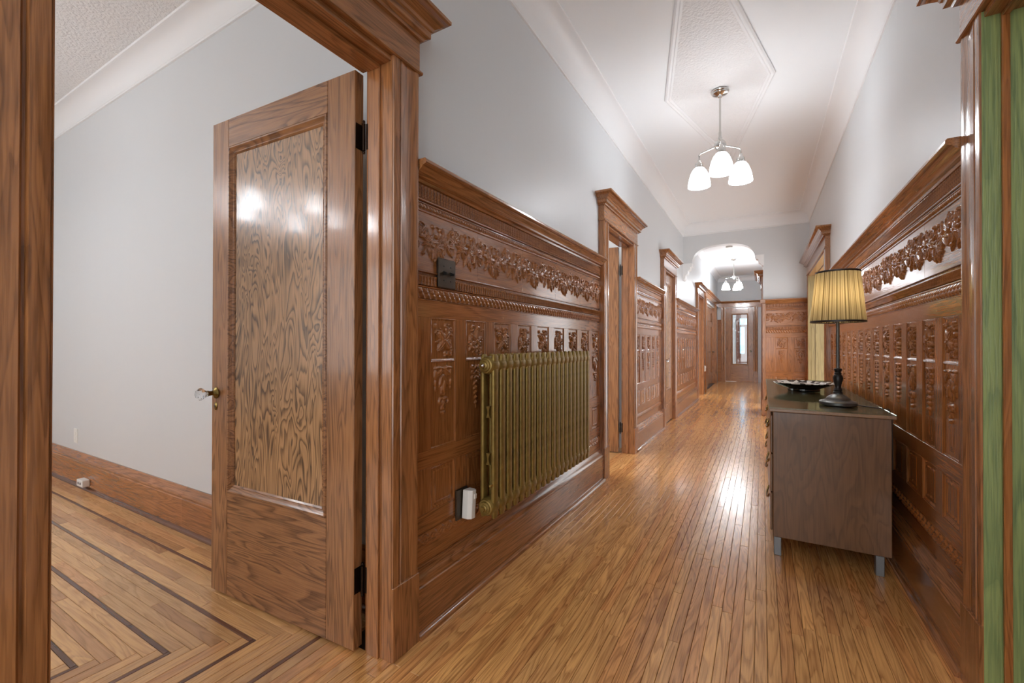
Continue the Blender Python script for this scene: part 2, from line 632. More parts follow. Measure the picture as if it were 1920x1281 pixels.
def drop_common(X, Z, H):
    w, h = TW, DZ1 - DZ0
    cx = w / 2
    # fluted stem and little pedestal
    H = st_line(X, Z, H, [(cx - 0.012, 0.045), (cx - 0.016, 0.12)], 0.0022, 0.0022)
    H = st_line(X, Z, H, [(cx + 0.012, 0.045), (cx + 0.016, 0.12)], 0.0022, 0.0022)
    for k, (hw, z) in enumerate(((0.013, 0.040), (0.017, 0.033), (0.021, 0.026))):
        H = st_line(X, Z, H, [(cx - hw, z), (cx + hw, z)], 0.003, 0.003)
    return H + frame_edge(X, Z, w, h, ew=0.010, sides=(1, 1, 1, 1))


def drop_a(X, Z):
    w, h = TW, DZ1 - DZ0
    H = np.zeros_like(X)
    cx, t = w / 2, h - 0.028
    for sx in (-1, 1):
        H = st_line(X, Z, H, [(cx, t - 0.006), (cx + sx * 0.025, t + 0.0), (cx + sx * 0.055, t - 0.003)], 0.0055, 0.006)
        H = st_leaf(X, Z, H, cx + sx * 0.004, t - 0.008, 0.062, 0.014, -PI / 2 + sx * 0.95, 0.0062)
        H = st_leaf(X, Z, H, cx, t - 0.03, 0.062, 0.013, -PI / 2 + sx * 0.45, 0.006)
        H = st_leaf(X, Z, H, cx + sx * 0.05, t - 0.006, 0.05, 0.010, -PI / 2 + sx * 0.05, 0.0055)
        H = st_leaf(X, Z, H, cx + sx * 0.052, t - 0.05, 0.032, 0.007, -PI / 2 - sx * 0.1, 0.005)
        H = st_leaf(X, Z, H, cx + sx * 0.05, t - 0.078, 0.024, 0.005, -PI / 2, 0.004)
        H = st_line(X, Z, H, arc(cx + sx * 0.017, t - 0.142, 0.012, 0, 6.2), 0.0046, 0.006)
        H = st_leaf(X, Z, H, cx + sx * 0.004, t - 0.118, 0.030, 0.008, PI / 2 - sx * 0.5, 0.0055)
        H = st_leaf(X, Z, H, cx + sx * 0.003, t - 0.158, 0.026, 0.006, -PI / 2 + sx * 0.4, 0.005)
    H = st_leaf(X, Z, H, cx, t - 0.105, 0.05, 0.020, PI / 2, 0.0085, 0.12)
    for k in range(4):
        H = st_blob(X, Z, H, cx, t - 0.135 - 0.020 * k, 0.008 - 0.001 * k, 0.008, 0.006)
    H = st_line(X, Z, H, [(cx - 0.012, t - 0.19), (cx + 0.012, t - 0.19)], 0.004, 0.005)
    return drop_common(X, Z, 2.0 * H)


def drop_b(X, Z):
    w, h = TW, DZ1 - DZ0
    H = np.zeros_like(X)
    cx, t = w / 2, h - 0.03
    H = st_line(X, Z, H, [(cx, t), (cx, t - 0.20)], 0.0035, 0.004)
    for k in range(8):
        z = t - 0.004 - 0.024 * k
        ww = 0.038 * (1 - k / 11)
        for sx in (-1, 1):
            H = st_leaf(X, Z, H, cx, z, ww, 0.0085, -PI / 2 + sx * 0.9, 0.0058)
            if k < 3:
                H = st_line(X, Z, H, arc(cx + sx * 0.026, z - 0.004, 0.008, 0, 5.5), 0.0038, 0.005)
        H = st_blob(X, Z, H, cx, z, 0.0075, 0.0075, 0.0066)
    return drop_common(X, Z, 2.0 * H)


def low_panel(X, Z):
    w, h = TW, LZ1 - LZ0
    d = np.minimum(np.minimum(X, w - X), np.minimum(Z, h - Z))
    H = frame_edge(X, Z, w, h, depth=0.006, ew=0.014)
    t = np.clip((d - 0.022) / 0.012, 0, 1)
    H = H + np.where(t < 0.5, 0.005 * np.sin(PI * t), 0.005 - 0.003 * (t - 0.5) / 0.5)
    return H


FU, FH = 0.49, 0.24


def frieze(X, Z):
    H = np.zeros_like(X)
    for off in (-FU, 0, FU):
        r2 = random.Random(8)
        for c in range(2):
            x0 = off + 0.10 + c * FU / 2
            z0 = 0.128 + (0.006 if c else -0.004)
            # looping tendrils behind everything
            for sx, dx, dz, rr, a0 in ((-1, 0.070, 0.040, 0.026, 0.2), (1, 0.060, 0.046, 0.024, 2.4), (1, 0.105, 0.030, 0.022, 1.2), (-1, 0.040, 0.052, 0.018, 0.0),
                                       (1, 0.085, -0.034, 0.020, 4.0), (-1, 0.078, -0.022, 0.021, 3.0)):
                H = st_line(X, Z, H, arc(x0 + sx * dx, z0 + dz, rr, a0, a0 + 5.4, 12), 0.0030, 0.0075)
            # slim curling leaves in three fans
            for fx, fz, n_, spread, base in ((0.0, 0.0, 9, 6.28, 0.2), (0.058, -0.008, 7, 3.4, -2.2), (-0.060, 0.012, 7, 3.4, 0.4), (0.118, 0.010, 7, 6.28, 0.9)):
                for k in range(n_):
                    an = base + spread * k / n_ + (r2.random() - 0.5) * 0.4
                    L_ = 0.040 + 0.040 * r2.random()
                    if math.sin(an) < -0.5:
                        L_ *= 1.12
                    H = st_leaf(X, Z, H, x0 + fx, z0 + fz, L_, 0.0065 + 0.005 * r2.random(), an, 0.009 + 0.004 * r2.random(), 0.5)
            H = st_flower(X, Z, H, x0 + 0.004, z0, 0.030, 7, 0.0150, 0.3 + c)
            H = st_flower(X, Z, H, x0 + 0.120, z0 + 0.010, 0.024, 6, 0.0140, 0.8 + c)
            for bx, bz in ((-0.072, 0.056), (0.082, 0.060), (0.030, 0.066), (-0.03, -0.05), (0.10, -0.046), (0.055, 0.028), (-0.045, 0.03)):
                H = st_blob(X, Z, H, x0 + bx, z0 + bz, 0.0085, 0.0085, 0.0135)
            # hanging buds
            H = st_leaf(X, Z, H, x0 + 0.020 + 0.03 * c, z0 - 0.020, 0.062, 0.010, -PI / 2 + 0.5, 0.012, 0.5)
            H = st_leaf(X, Z, H, x0 + 0.028 + 0.03 * c, z0 - 0.020, 0.058, 0.009, -PI / 2 + 0.15, 0.012, 0.5)
            H = st_blob(X, Z, H, x0 + 0.046 + 0.03 * c, z0 - 0.070, 0.007, 0.010, 0.0120)
    return H


def flutes(pitch, h):
    def f(X, Z):
        p = (np.mod(X / pitch, 1.0) - 0.5) * pitch
        r = pitch * 0.36
        top = h - r - 0.004 + np.sqrt(np.clip(r * r - p * p, 0, None))
        ins = np.clip((top - Z) / 0.003, 0, 1) * np.clip((Z - 0.004) / 0.003, 0, 1)
        g = np.sqrt(np.clip(1 - (p / r) ** 2, 0, 1))
        rim = 0.0035 * np.exp(-((np.abs(p) - r) / (0.16 * pitch)) ** 2)
        return 0.003 + 1.5 * rim - 0.0070 * g * ins
    return f


def beads(pitch, h):
    def f(X, Z):
        p = (np.mod(X / pitch, 1.0) - 0.5) * pitch
        d = (p / (pitch * 0.42)) ** 2 + ((Z - h / 2) / (h * 0.30)) ** 2
        e = np.clip(np.minimum(Z, h - Z) / 0.004, 0, 1)
        return 0.004 * (1 - e) + 0.008 * np.sqrt(np.clip(1 - d, 0, 1))
    return f


def rope(pitch, h):
    def f(X, Z):
        zz = Z / h - 0.5
        e = np.sqrt(np.clip(1 - (zz / 0.46) ** 2, 0, 1))
        a = np.abs(np.sin(PI * (X / pitch + 0.9 * zz)))
        b = np.abs(np.sin(PI * (X / pitch - 1.4 * zz + 0.3)))
        return 0.001 + 0.010 * e * (0.55 * a + 0.45 * b * a)
    return f


def scroll(pitch, h):
    def f(X, Z):
        H = np.zeros_like(X)
        zz = (Z / h - 0.5) * 2
        for ph in (0, PI):
            c = 0.55 * np.sin(2 * PI * X / pitch + ph)
            H = np.maximum(H, 0.0045 * np.sqrt(np.clip(1 - ((zz - c) / 0.22) ** 2, 0, 1)))
        p = (np.mod(X / (pitch / 2), 1.0) - 0.5) * pitch / 2
        d = (p / (pitch * 0.10)) ** 2 + (zz / 0.32) ** 2
        H = np.maximum(H, 0.005 * np.sqrt(np.clip(1 - d, 0, 1)))
        e = np.clip(np.minimum(Z, h - Z) / 0.004, 0, 1)
        return 1.3 * H * e + 0.003 * (1 - e)
    return f


ME_TA = hf('tile_a', TW, TZ1 - TZ0, 64, 70, tile_a)
ME_TB = hf('tile_b', TW, TZ1 - TZ0, 64, 70, tile_b)
ME_DA = hf('drop_a', TW, DZ1 - DZ0, 56, 110, drop_a)
ME_DB = hf('drop_b', TW, DZ1 - DZ0, 56, 110, drop_b)
ME_LO = hf('low', TW, LZ1 - LZ0, 34, 36, low_panel)
ME_FR = hf('frieze', FU, FH, 280, 130, lambda X, Z: 0.85 * frieze(X, Z))
for m_ in (ME_TA, ME_TB, ME_DA, ME_DB, ME_LO):
    m_.materials.append(MT['wz'])
ME_FR.materials.append(MT['wx'])

CAP = [(0.004, 1.762), (-0.010, 1.766), (-0.014, 1.776), (-0.026, 1.782), (-0.032, 1.794), (-0.046, 1.802), (-0.056, 1.814), (-0.066, 1.816),
       (-0.072, 1.822), (-0.072, 1.832), (-0.066, 1.838), (0.004, 1.838)]
BASE = [(0.004, 0.0), (-0.034, 0.0), (-0.034, 0.186), (-0.030, 0.190), (-0.030, 0.197), (-0.034, 0.201), (-0.033, 0.209), (-0.024, 0.222),
        (-0.014, 0.232), (-0.010, 0.246), (-0.006, 0.252), (0.004, 0.252)]
SHOE = [(-0.032, 0.0), (-0.054, 0.0), (-0.053, 0.008), (-0.048, 0.015), (-0.041, 0.019), (-0.032, 0.021)]


def bead(z, r=0.004):
    return [(0.003, z - r), (-0.5 * r, z - r), (-1.2 * r, z - 0.5 * r), (-1.2 * r, z + 0.5 * r), (-0.5 * r, z + r), (0.003, z + r)]


def wainscot(loc, rz, L, x_first, n, pitch, label, lod=1.0, flip=0, low=True):
    rt = root('wainscot', loc, rz, label, 'wainscot', None, 'structure')
    P = lambda nm, me, mat: ob(nm, me, mat, rt)
    P('backing', MB().box(0, L, 0.005, 0.0095, 0.0, 1.8).mesh(), MT['wz'])
    P('cap_rail', MB().prism(CAP, 0, L).mesh('cap', 35), MT['cx'])
    for z, r in ((1.704, 0.005), (1.692, 0.003), (1.660, 0.004), (1.420, 0.004), (1.404, 0.003), (1.359, 0.004), (1.306, 0.003)):
        P('bead_moulding', MB().prism(bead(z, r), 0, L).mesh('bead', 50), MT['wx'])
    k = max(4, int(8 * lod))
    pt = L / max(1, round(L / 0.0196))
    nf = round(L / pt)
    o = P('fluted_band', hf('flute', L, 0.054, nf * k + 1, 14, flutes(pt, 0.054)), MT['wx'])
    o.location = (0, 0, 1.708)
    o = P('fluted_band', hf('flute2', L, 0.038, nf * k + 1, 12, flutes(pt, 0.038)), MT['wx'])
    o.location = (0, 0, 1.364)
    o = P('beaded_band', hf('beads', L, 0.030, nf * k + 1, 10, beads(pt, 0.030)), MT['wx'])
    o.location = (0, 0, 1.662)
    pr = L / max(1, round(L / 0.034))
    o = P('rope_band', hf('rope', L, 0.046, int(round(L / pr) * 12 * lod) + 2, 14, rope(pr, 0.046)), MT['wx'])
    o.location = (0, 0, 1.310)
    nu = max(1, round(L / FU))
    for i in range(nu):
        o = P('floral_frieze', ME_FR, MT['wx'])
        o.location = (i * L / nu, 0, 1.420)
        o.scale = (L / nu / FU, 1, 1)
    P('rail', bbox(0, L, -0.001, 0.004, 1.237, 1.307, 0.001), MT['wx'])
    P('rail', bbox(0, L, -0.001, 0.004, 0.627, 0.698, 0.001), MT['wx'])
    P('rail', bbox(0, L, -0.001, 0.004, 0.374, 0.448, 0.001), MT['wx'])
    P('rail', bbox(0, L, -0.001, 0.004, 0.246, 0.316, 0.001), MT['wx'])
    ps = L / max(1, round(L / 0.10))
    o = P('scroll_band', hf('scroll', L, 0.058, int(round(L / ps) * 24 * lod) + 2, 16, scroll(ps, 0.058)), MT['wx'])
    o.location = (0, 0, 0.316)
    # stiles between the panels (two heights)
    edges = []
    x = 0.0
    for i in range(n):
        edges.append((x, x_first + i * pitch))
        x = x_first + i * pitch + TW
    edges.append((x, L))
    for a, b in edges:
        if b - a > 0.004:
            P('stile', bbox(a, b, -0.0015, 0.004, 0.698, 1.237, 0.001), MT['wz'])
            P('stile', bbox(a, b, -0.0015, 0.004, 0.448, 0.627, 0.001), MT['wz'])
    for i in range(n):
        x = x_first + i * pitch
        j = (i + flip) % 2
        o = P('floral_tile', ME_TB if j else ME_TA, MT['wz'])
        o.location = (x, 0, TZ0)
        o = P('drop_panel', ME_DB if j else ME_DA, MT['wz'])
        o.location = (x, 0, DZ0)
        if low:
            o = P('lower_panel', ME_LO, MT['wz'])
            o.location = (x, 0, LZ0)
    P('base_moulding', MB().prism(BASE, 0, L).mesh('base', 35), MT['cx'])
    P('shoe_moulding', MB().prism(SHOE, 0, L).mesh('shoe', 50), MT['cx'])
    return rt


# door surrounds -----------------------------------------------------
def sweep3(prof, x0, x1, name='cornice'):
    """profile (d,z) mitred round the front and both ends of x0..x1; wall plane y=0, out is -y"""
    vs_, fs = [], []
    for d, z in prof:
        vs_ += [(x0 - d, 0.0, z), (x0 - d, -d - D0, z), (x1 + d, -d - D0, z), (x1 + d, 0.0, z)]
    n = len(prof)
    for j in range(n):
        j2 = (j + 1) % n
        for k in range(3):
            fs.append((j * 4 + k, j * 4 + k + 1, j2 * 4 + k + 1, j2 * 4 + k))
    return mk(name, vs_, fs, 30)


D0 = 0.05
CORN = [(0.0, 2.286), (0.010, 2.288), (0.014, 2.296), (0.030, 2.303), (0.030, 2.326), (0.036, 2.330), (0.040, 2.340), (0.056, 2.352), (0.070, 2.364),
        (0.078, 2.366), (0.086, 2.372), (0.086, 2.384), (0.080, 2.388), (-0.049, 2.388), (-0.049, 2.286)]


def casing_prof(x_in, x_out, d):
    """casing profile seen from above; x_in is the opening side"""
    s = 1 if x_out > x_in else -1
    w = abs(x_out - x_in)
    pts = [(0.0, 0.002), (0.0, -d + 0.006), (0.003, -d + 0.001), (0.010, -d), (0.030, -d), (0.034, -d + 0.006), (0.038, -d + 0.006), (0.042, -d),
           (w * 0.45, -d + 0.003), (w * 0.62, -d + 0.006), (w * 0.78, -d + 0.003), (w * 0.88, -d - 0.001), (w - 0.006, -d), (w, -d + 0.006), (w, 0.002)]
    return [(x_in + s * a, b) for a, b in pts]


def surround(name, loc, rz, w, label, cwl=0.13, cwr=0.13, depth=0.085, top=2.165, jmat=None, d=0.05, stop=(0.010, 0.068), left=True, right=True,
             stopmat=None):
    rt = root(name, loc, rz, label, None, None, 'structure')
    jm = jmat or MT['cz']
    sides = []
    if left:
        sides.append((0.0, -cwl))
    if right:
        sides.append((w, w + cwr))
    for xi, xo in sides:
        s = 1 if xo > xi else -1
        ob('side_casing', MB().prism(casing_prof(xi, xo, d), 0.262, top - 0.004, 'z').mesh('casing', 30), MT['cz'], rt)
        a, b = sorted((xi - s * 0.0015, xo + s * 0.001))
        pl = bbox(a, b, -d - 0.005, 0.001, 0.0, 0.262, 0.002)
        ob('plinth_block', pl, MT['cz'], rt)
        a, b = sorted((xi - s * 0.003, xi + s * 0.02))
        ob('jamb', bbox(a, b, 0.0015, depth - 0.001, 0, top, 0.0015), jm, rt)
        a, b = sorted((xi - s * 0.003, xi))
        ob('jamb_edge', bbox(a, b, -d + 0.005, 0.001, 0, top - 0.007, 0.001), jm, rt)
        a, b = sorted((xi, xi - s * 0.012))
        ob('door_stop', bbox(a, b, stop[0], stop[1], 0, top - 0.026, 0.002), stopmat or jm, rt)
    x0 = -cwl if left else 0.0
    x1 = w + cwr if right else w
    ob('head_casing', bbox(x0 - 0.001, x1 + 0.001, -d, 0.001, top, 2.287, 0.0015), MT['cx'], rt)
    fl = [(0.002, top - 0.006), (-d - 0.004, top - 0.006), (-d - 0.008, top - 0.002), (-d - 0.008, top + 0.004), (-d - 0.004, top + 0.008), (0.002, top + 0.008)]
    ob('fillet', MB().prism(fl, x0 - 0.010, x1 + 0.010).mesh('fillet', 40), MT['cx'], rt)
    ob('cornice', sweep3(CORN, x0, x1), MT['cx'], rt)
    ob('head_jamb', bbox(0.0, w, 0.001 - d + 0.01, depth + (0.022 if depth < 0.1 else 0.0), top - 0.026, top - 0.006, 0.0015), MT['cx'], rt)
    ob('head_stop', bbox(0.012, w - 0.012, stop[0], stop[1], top - 0.040, top - 0.026, 0.0015), MT['cx'], rt)
    return rt


# panelled doors -----------------------------------------------------
def glass_knob(parent, x, z, side=1):
    k = ob('door_knob', MB().lathe([(0.0, 0.0), (0.024, 0.0), (0.026, 0.003), (0.022, 0.007), (0.013, 0.011), (0.010, 0.016), (0.011, 0.03), (0.013, 0.034),
                                    (0.013, 0.038), (0.0, 0.038)], 20, axis='y').mesh('rose', 40), MT['brass'], parent, (x, 0, z))
    pr = [(0.0, 0.036), (0.012, 0.036), (0.013, 0.042), (0.022, 0.052), (0.028, 0.062), (0.027, 0.070), (0.019, 0.079), (0.0, 0.080)]
    ob('glass_grip', MB().lathe(pr, 8, axis='y').mesh('grip'), MT['glass'], k)
    if side < 0:
        k.rotation_euler = (0, 0, PI)
    return k


def hinge(parent, x, y, z):
    h = ob('hinge', MB().lathe([(0.0, -0.062), (0.004, -0.062), (0.0055, -0.056), (0.003, -0.052), (0.0065, -0.05), (0.0065, 0.05), (0.003, 0.052),
                                (0.0055, 0.057), (0.004, 0.062), (0.0, 0.063)], 12).mesh('knuckle', 40), MT['hinge'], parent, (x, y, z))
    return h


def panel_door(name, loc, rz, w, h, label, knob_x=None, st_h=0.145, st_l=0.12, rail_t=0.125, rail_b=0.465, t=0.042, hinges=True, mid=None,
               glass=False, mats=('dz', 'dx', 'dp')):
    """hinge edge at x=0, front face at y=0 looking to +y"""
    rt = root(name, loc, rz, label, None, None, 'structure')
    z0 = 0.010
    mz, mx, mp = (MT[k] for k in mats)
    ob('stile', bbox(0, st_h, -t, 0, z0, h, 0.002), mz, rt)
    ob('stile', bbox(w - st_l, w, -t, 0, z0, h, 0.002), mz, rt)
    ob('top_rail', bbox(st_h + 0.0005, w - st_l - 0.0005, -t, 0, h - rail_t, h, 0.0015), mx, rt)
    ob('bottom_rail', bbox(st_h + 0.0005, w - st_l - 0.0005, -t, 0, z0, rail_b, 0.0015), mx, rt)
    bays = [(rail_b, h - rail_t)]
    if mid:
        bays = [(rail_b, mid[0]), (mid[1], h - rail_t)]
        ob('lock_rail', bbox(st_h + 0.0005, w - st_l - 0.0005, -t, 0, mid[0], mid[1], 0.0015), mx, rt)
    for a, b in bays:
        x0, x1 = st_h, w - st_l
        pm = MT['pane'] if glass else mp
        ob('mirror_pane' if glass else 'panel', bbox(x0 + 0.002, x1 - 0.002, -t * 0.72, -t * 0.30, a + 0.002, b - 0.002, 0.001), pm, rt)
        # mitred moulding frame, front and back
        for sgn in (1, -1):
            prof = [(0.0, 0.000), (0.004, 0.004), (0.010, 0.004), (0.014, 0.000), (0.026, -0.007), (0.030, -0.006), (0.036, -0.011), (0.036, -0.016), (0.0, -0.016)]
            vs_, fs = [], []
            for dd, yy in prof:
                y_ = yy if sgn > 0 else -t - yy
                vs_ += [(x0 + dd, y_, a + dd), (x1 - dd, y_, a + dd), (x1 - dd, y_, b - dd), (x0 + dd, y_, b - dd)]
            for j in range(len(prof)):
                j2 = (j + 1) % len(prof)
                for k in range(4):
                    k2 = (k + 1) % 4
                    fs.append((j * 4 + k, j * 4 + k2, j2 * 4 + k2, j2 * 4 + k))
            ob('panel_moulding', mk('pm', vs_, fs, 30), mx, rt)
    if knob_x is not None:
        glass_knob(rt, knob_x, 0.905)
        e = ob('keyhole_plate', MB().lathe([(0.0, 0.0), (0.0115, 0.0), (0.0115, 0.0015), (0.008, 0.004), (0.0, 0.0045)], 20, axis='y').mesh('esc', 40),
               MT['brass'], rt, (knob_x, 0, 0.845), scale=(1, 1, 1.6))
        ob('keyhole', MB().lathe([(0.0, 0.004), (0.0035, 0.004), (0.0035, 0.0056), (0.0, 0.0056)], 10, axis='y').mesh('hole'), MT['dark'], e)
    if hinges:
        for z in (0.26, h - 0.24):
            hg = hinge(rt, -0.013, -0.030, z)
    return rt


# ------------------------------------------------------------------ setting: walls and ceilings
WT = 0.085
WTR = 0.15


def wall_boxes(name, boxes, mat, label):
    mb = MB()
    for b in boxes:
        mb.box(*b)
    o = ob(name, mb.mesh(name), mat)
    tag(o, label, None, None, 'structure')
    return o


TOPO = 2.16
A0, A1 = 0.277, 1.135          # doorway to the near room
B0, B1 = 3.654, 4.510          # second doorway
C0, C1 = 6.210, 6.950          # closed door
DD0, DD1 = 9.790, 10.650       # doorway past the arch
E0, E1 = 11.32, 13.80          # wide panelled doors
LW = []
x0, x1 = XL - WT, XL
prev = -2.4
for a, b in ((A0, A1), (B0, B1), (C0, C1), (DD0, DD1), (E0, E1)):
    LW.append((x0, x1, prev, a - 0.0205, 0, CEIL))
    LW.append((x0, x1, a - 0.0205, b + 0.0205, TOPO, CEIL))
    prev = b + 0.0205
LW.append((x0, x1, prev, YEND + 2.4, 0, CEIL))
wall_boxes('wall_left', LW, MT['wall'], 'pale grey plaster left wall of the long hallway')
RA0, RA1 = 0.95, 1.89
RB0, RB1 = 5.82, 7.78
RW = []
prev = -2.4
for a, b in ((RA0, RA1), (RB0, RB1)):
    RW.append((XR, XR + WTR, prev, a - 0.0205, 0, CEIL))
    RW.append((XR, XR + WTR, a - 0.0205, b + 0.0205, TOPO, CEIL))
    prev = b + 0.0205
RW.append((XR, XR + WTR, prev, YARCH + 0.14, 0, CEIL))
wall_boxes('wall_right', RW, MT['wall'], 'pale grey plaster right wall above the carved panelling')
XP = 0.018
G0, G1 = 8.75, 9.55
FW = [(XP, XP + 0.14, YARCH + 0.14, G0 - 0.021, 0, CEIL), (XP, XP + 0.14, G0 - 0.021, G1 + 0.021, TOPO, CEIL), (XP, XP + 0.14, G1 + 0.021, YEND, 0, CEIL)]
wall_boxes('wall_right', FW, MT['wall'], 'right wall of the narrower hall past the arch, seen edge-on')

# arch header and pier
mb = MB()
mb.box(XP, XR, YARCH, YARCH + 0.14, 0, CEIL)
xa, xb = -1.035, -0.095
xm, hw = (xa + xb) / 2, (xb - xa) / 2
xs = [XL] + [xm + hw * math.sin(-PI / 2 + PI * i / 40) for i in range(41)] + [XP]


def arch_z(x):
    t = abs((x - xm) / hw)
    if t >= 1:
        return 2.515
    return 2.515 + 0.275 * (1 - t ** 2.5) ** (1 / 2.5)


zs = [2.515] + [arch_z(x) for x in xs[1:-1]] + [2.515]
n = len(xs)
V, Fq = [], []
for y in (YARCH, YARCH + 0.14):
    for x, z in zip(xs, zs):
        V += [(x, y, z), (x, y, CEIL)]
for i in range(n - 1):
    a, b = 2 * i, 2 * (i + 1)
    o2 = 2 * n
    Fq += [(a, b, b + 1, a + 1), (o2 + a, o2 + a + 1, o2 + b + 1, o2 + b), (a, o2 + a, o2 + b, b)]
mb.add(V, Fq)
o = ob('wall_back', mb.mesh('arch', 30), MT['wall'])
tag(o, 'grey plaster wall across the hall with a flat arched opening', None, None, 'structure')
# corbels of the arch
PL = [(0, 2.515), (0.150, 2.515), (0.150, 2.492), (0.142, 2.486), (0.150, 2.474), (0.146, 2.458), (0.126, 2.452), (0.118, 2.440), (0.124, 2.420), (0.112, 2.402),
      (0.090, 2.392), (0.080, 2.376), (0.082, 2.350), (0.070, 2.330), (0.050, 2.318), (0.042, 2.298), (0.040, 2.270), (0.024, 2.252), (0.030, 2.240), (0.018, 2.228), (0, 2.228)]
o = ob('corbel', MB().prism([(XL + a, b) for a, b in PL], YARCH - 0.012, YARCH + 0.15, 'y').mesh('corbel', 40), MT['crown'])
tag(o, 'grey scrolled plaster corbel at the left springing of the arch', 'corbel', 'arch corbels')
PR = [(0, 2.56), (0.118, 2.56), (0.118, 2.536), (0.108, 2.528), (0.116, 2.512), (0.108, 2.496), (0.088, 2.490), (0.078, 2.474), (0.080, 2.450), (0.066, 2.430), (0.046, 2.420),
      (0.040, 2.400), (0.020, 2.384), (0, 2.380)]
o = ob('corbel', MB().prism([(XP + 0.012 - a, b) for a, b in PR], YARCH - 0.012, YARCH + 0.15, 'y').mesh('corbel', 40), MT['crown'])
tag(o, 'grey scrolled plaster corbel at the right springing of the arch', 'corbel', 'arch corbels')

# ceilings
o = ob('ceiling', MB().box(XL - WT, XR + WTR, -2.4, YEND + 2.6, CEIL, CEIL + 0.1).mesh('ceiling'), MT['ceil'])
tag(o, 'white plaster ceiling of the hallway', None, None, 'structure')
o = ob('ceiling', MB().box(-6.4, XL - WT, -2.4, YROOM, RCEIL, RCEIL + 0.1).mesh('ceiling'), MT['stip'])
tag(o, 'white stippled ceiling of the room on the left', None, None, 'structure')
o = ob('ceiling', MB().box(-2.6, XL - WT, YROOM + 0.1, YEND, CEIL, CEIL + 0.1).mesh('ceiling'), MT['ceil'])
tag(o, 'white ceiling of the rooms behind the left wall', None, None, 'structure')

# near room
o = ob('wall_back', MB().box(-6.4, XL - WT, YROOM, YROOM + 0.1, 0, 3.2).mesh('w'), MT['wall'])
tag(o, 'pale grey wall of the near room behind the open door', None, None, 'structure')
o = ob('wall_left', MB().box(-6.5, -6.4, -2.4, YROOM, 0, 3.2).mesh('w'), MT['wall'])
tag(o, 'far side wall of the near room, hidden behind the casing', None, None, 'structure')
o = wall_boxes('wall_front', [(-6.4, -5.4, -2.5, -2.4, 0, 3.2), (-4.2, -3.4, -2.5, -2.4, 0, 3.2), (-2.2, XL - WT, -2.5, -2.4, 0, 3.2), (-5.4, -4.2, -2.5, -2.4, 0, 0.7), (-5.4, -4.2, -2.5, -2.4, 2.3, 3.2),
                              (-3.4, -2.2, -2.5, -2.4, 0, 0.7), (-3.4, -2.2, -2.5, -2.4, 2.3, 3.2)], MT['wall'], 'window wall of the near room behind the viewpoint')
# second room: one partition right behind its open door
o = ob('wall_back', MB().box(-5.0, XL - WT, 4.72, 4.82, 0, 3.2).mesh('w'), MT['wall'])
tag(o, 'pale wall seen in the slit behind the second open door', None, None, 'structure')
o = ob('wall_back', MB().box(-3.0, XL - WT, 10.86, 10.96, 0, 3.2).mesh('w'), MT['wall'])
tag(o, 'pale wall inside the doorway past the arch', None, None, 'structure')

o = ob('ceiling', MB().box(XR + WTR, 4.8, -2.4, 2.2, CEIL, CEIL + 0.1).mesh('ceiling'), MT['ceil'])
tag(o, 'white ceiling of the room on the right, beyond the green jamb', None, None, 'structure')
o = ob('floor', MB().box(XR + WTR, 4.8, -2.4, 2.2, -0.05, 0.0).mesh('f'), MT['rfx'])
tag(o, 'oak floor of the room on the right, beyond the green jamb', None, None, 'structure')
wall_boxes('wall_right', [(4.8, 4.9, -2.4, -1.2, 0, 3.2), (4.8, 4.9, 0.2, 2.2, 0, 3.2), (4.8, 4.9, -1.2, 0.2, 0, 0.7), (4.8, 4.9, -1.2, 0.2, 2.5, 3.2), (XR + WTR, 4.8, 2.1, 2.2, 0, 3.2),
                          (XR + WTR, 4.8, -2.5, -2.4, 0, 3.2)], MT['wall'], 'outer walls of the room on the right, beyond the green jamb')
# cove mouldings
def cove(y0, y1, w, h, ztop):
    pts = [(0.0, ztop - h - 0.022), (0.010, ztop - h - 0.020), (0.012, ztop - h - 0.014), (0.006, ztop - h - 0.010), (0.012, ztop - h - 0.004), (0.010, ztop - h)]
    for i in range(9):
        a = (i / 8) * PI / 2
        pts.append((w - (w - 0.010) * math.cos(a), ztop - 0.012 - (h - 0.012) * (1 - math.sin(a))))
    pts += [(w, ztop - 0.012), (w + 0.010, ztop - 0.010), (w + 0.014, ztop - 0.004), (w + 0.014, ztop), (0.0, ztop)]
    return [(-a, b) for a, b in pts]


def cove_obj(name, loc, rz, L, w, h, zt, label, m0=0.0, m1=0.0):
    o = ob(name, MB().prism(cove(0, 0, w, h, zt), 0, L, 'x', m0, m1).mesh('cove', 35), MT['crown'], None, loc, rz)
    tag(o, label, None, None, 'structure')
    return o


CW, CH = 0.125, 0.165
cove_obj('trim_1', (XL, -2.4, 0), PI / 2, YARCH + 2.4, CW, CH, CEIL, 'white plaster cove along the left wall of the hallway', 0, -1)
cove_obj('trim_2', (XR, YARCH, 0), -PI / 2, YARCH + 2.4, CW, CH, CEIL, 'white plaster cove along the right wall of the hallway', 1, 0)
cove_obj('trim_3', (XL, YARCH, 0), 0, XR - XL, CW, CH, CEIL, 'white plaster cove over the arched wall', 1, -1)
cove_obj('trim_4', (-6.4, YROOM, 0), 0, 6.4 + XL - WT, 0.10, 0.13, RCEIL, 'white plaster cove in the near room', 0, 0)
cove_obj('trim_5', (XL, YARCH + 0.14, 0), PI / 2, YEND - YARCH - 0.14, 0.10, 0.12, CEIL, 'white plaster cove on the left past the arch', 0, -1)
cove_obj('trim_6', (XL, YEND, 0), 0, XP - XL, 0.10, 0.12, CEIL, 'white plaster cove over the far end wall', 1, -1)

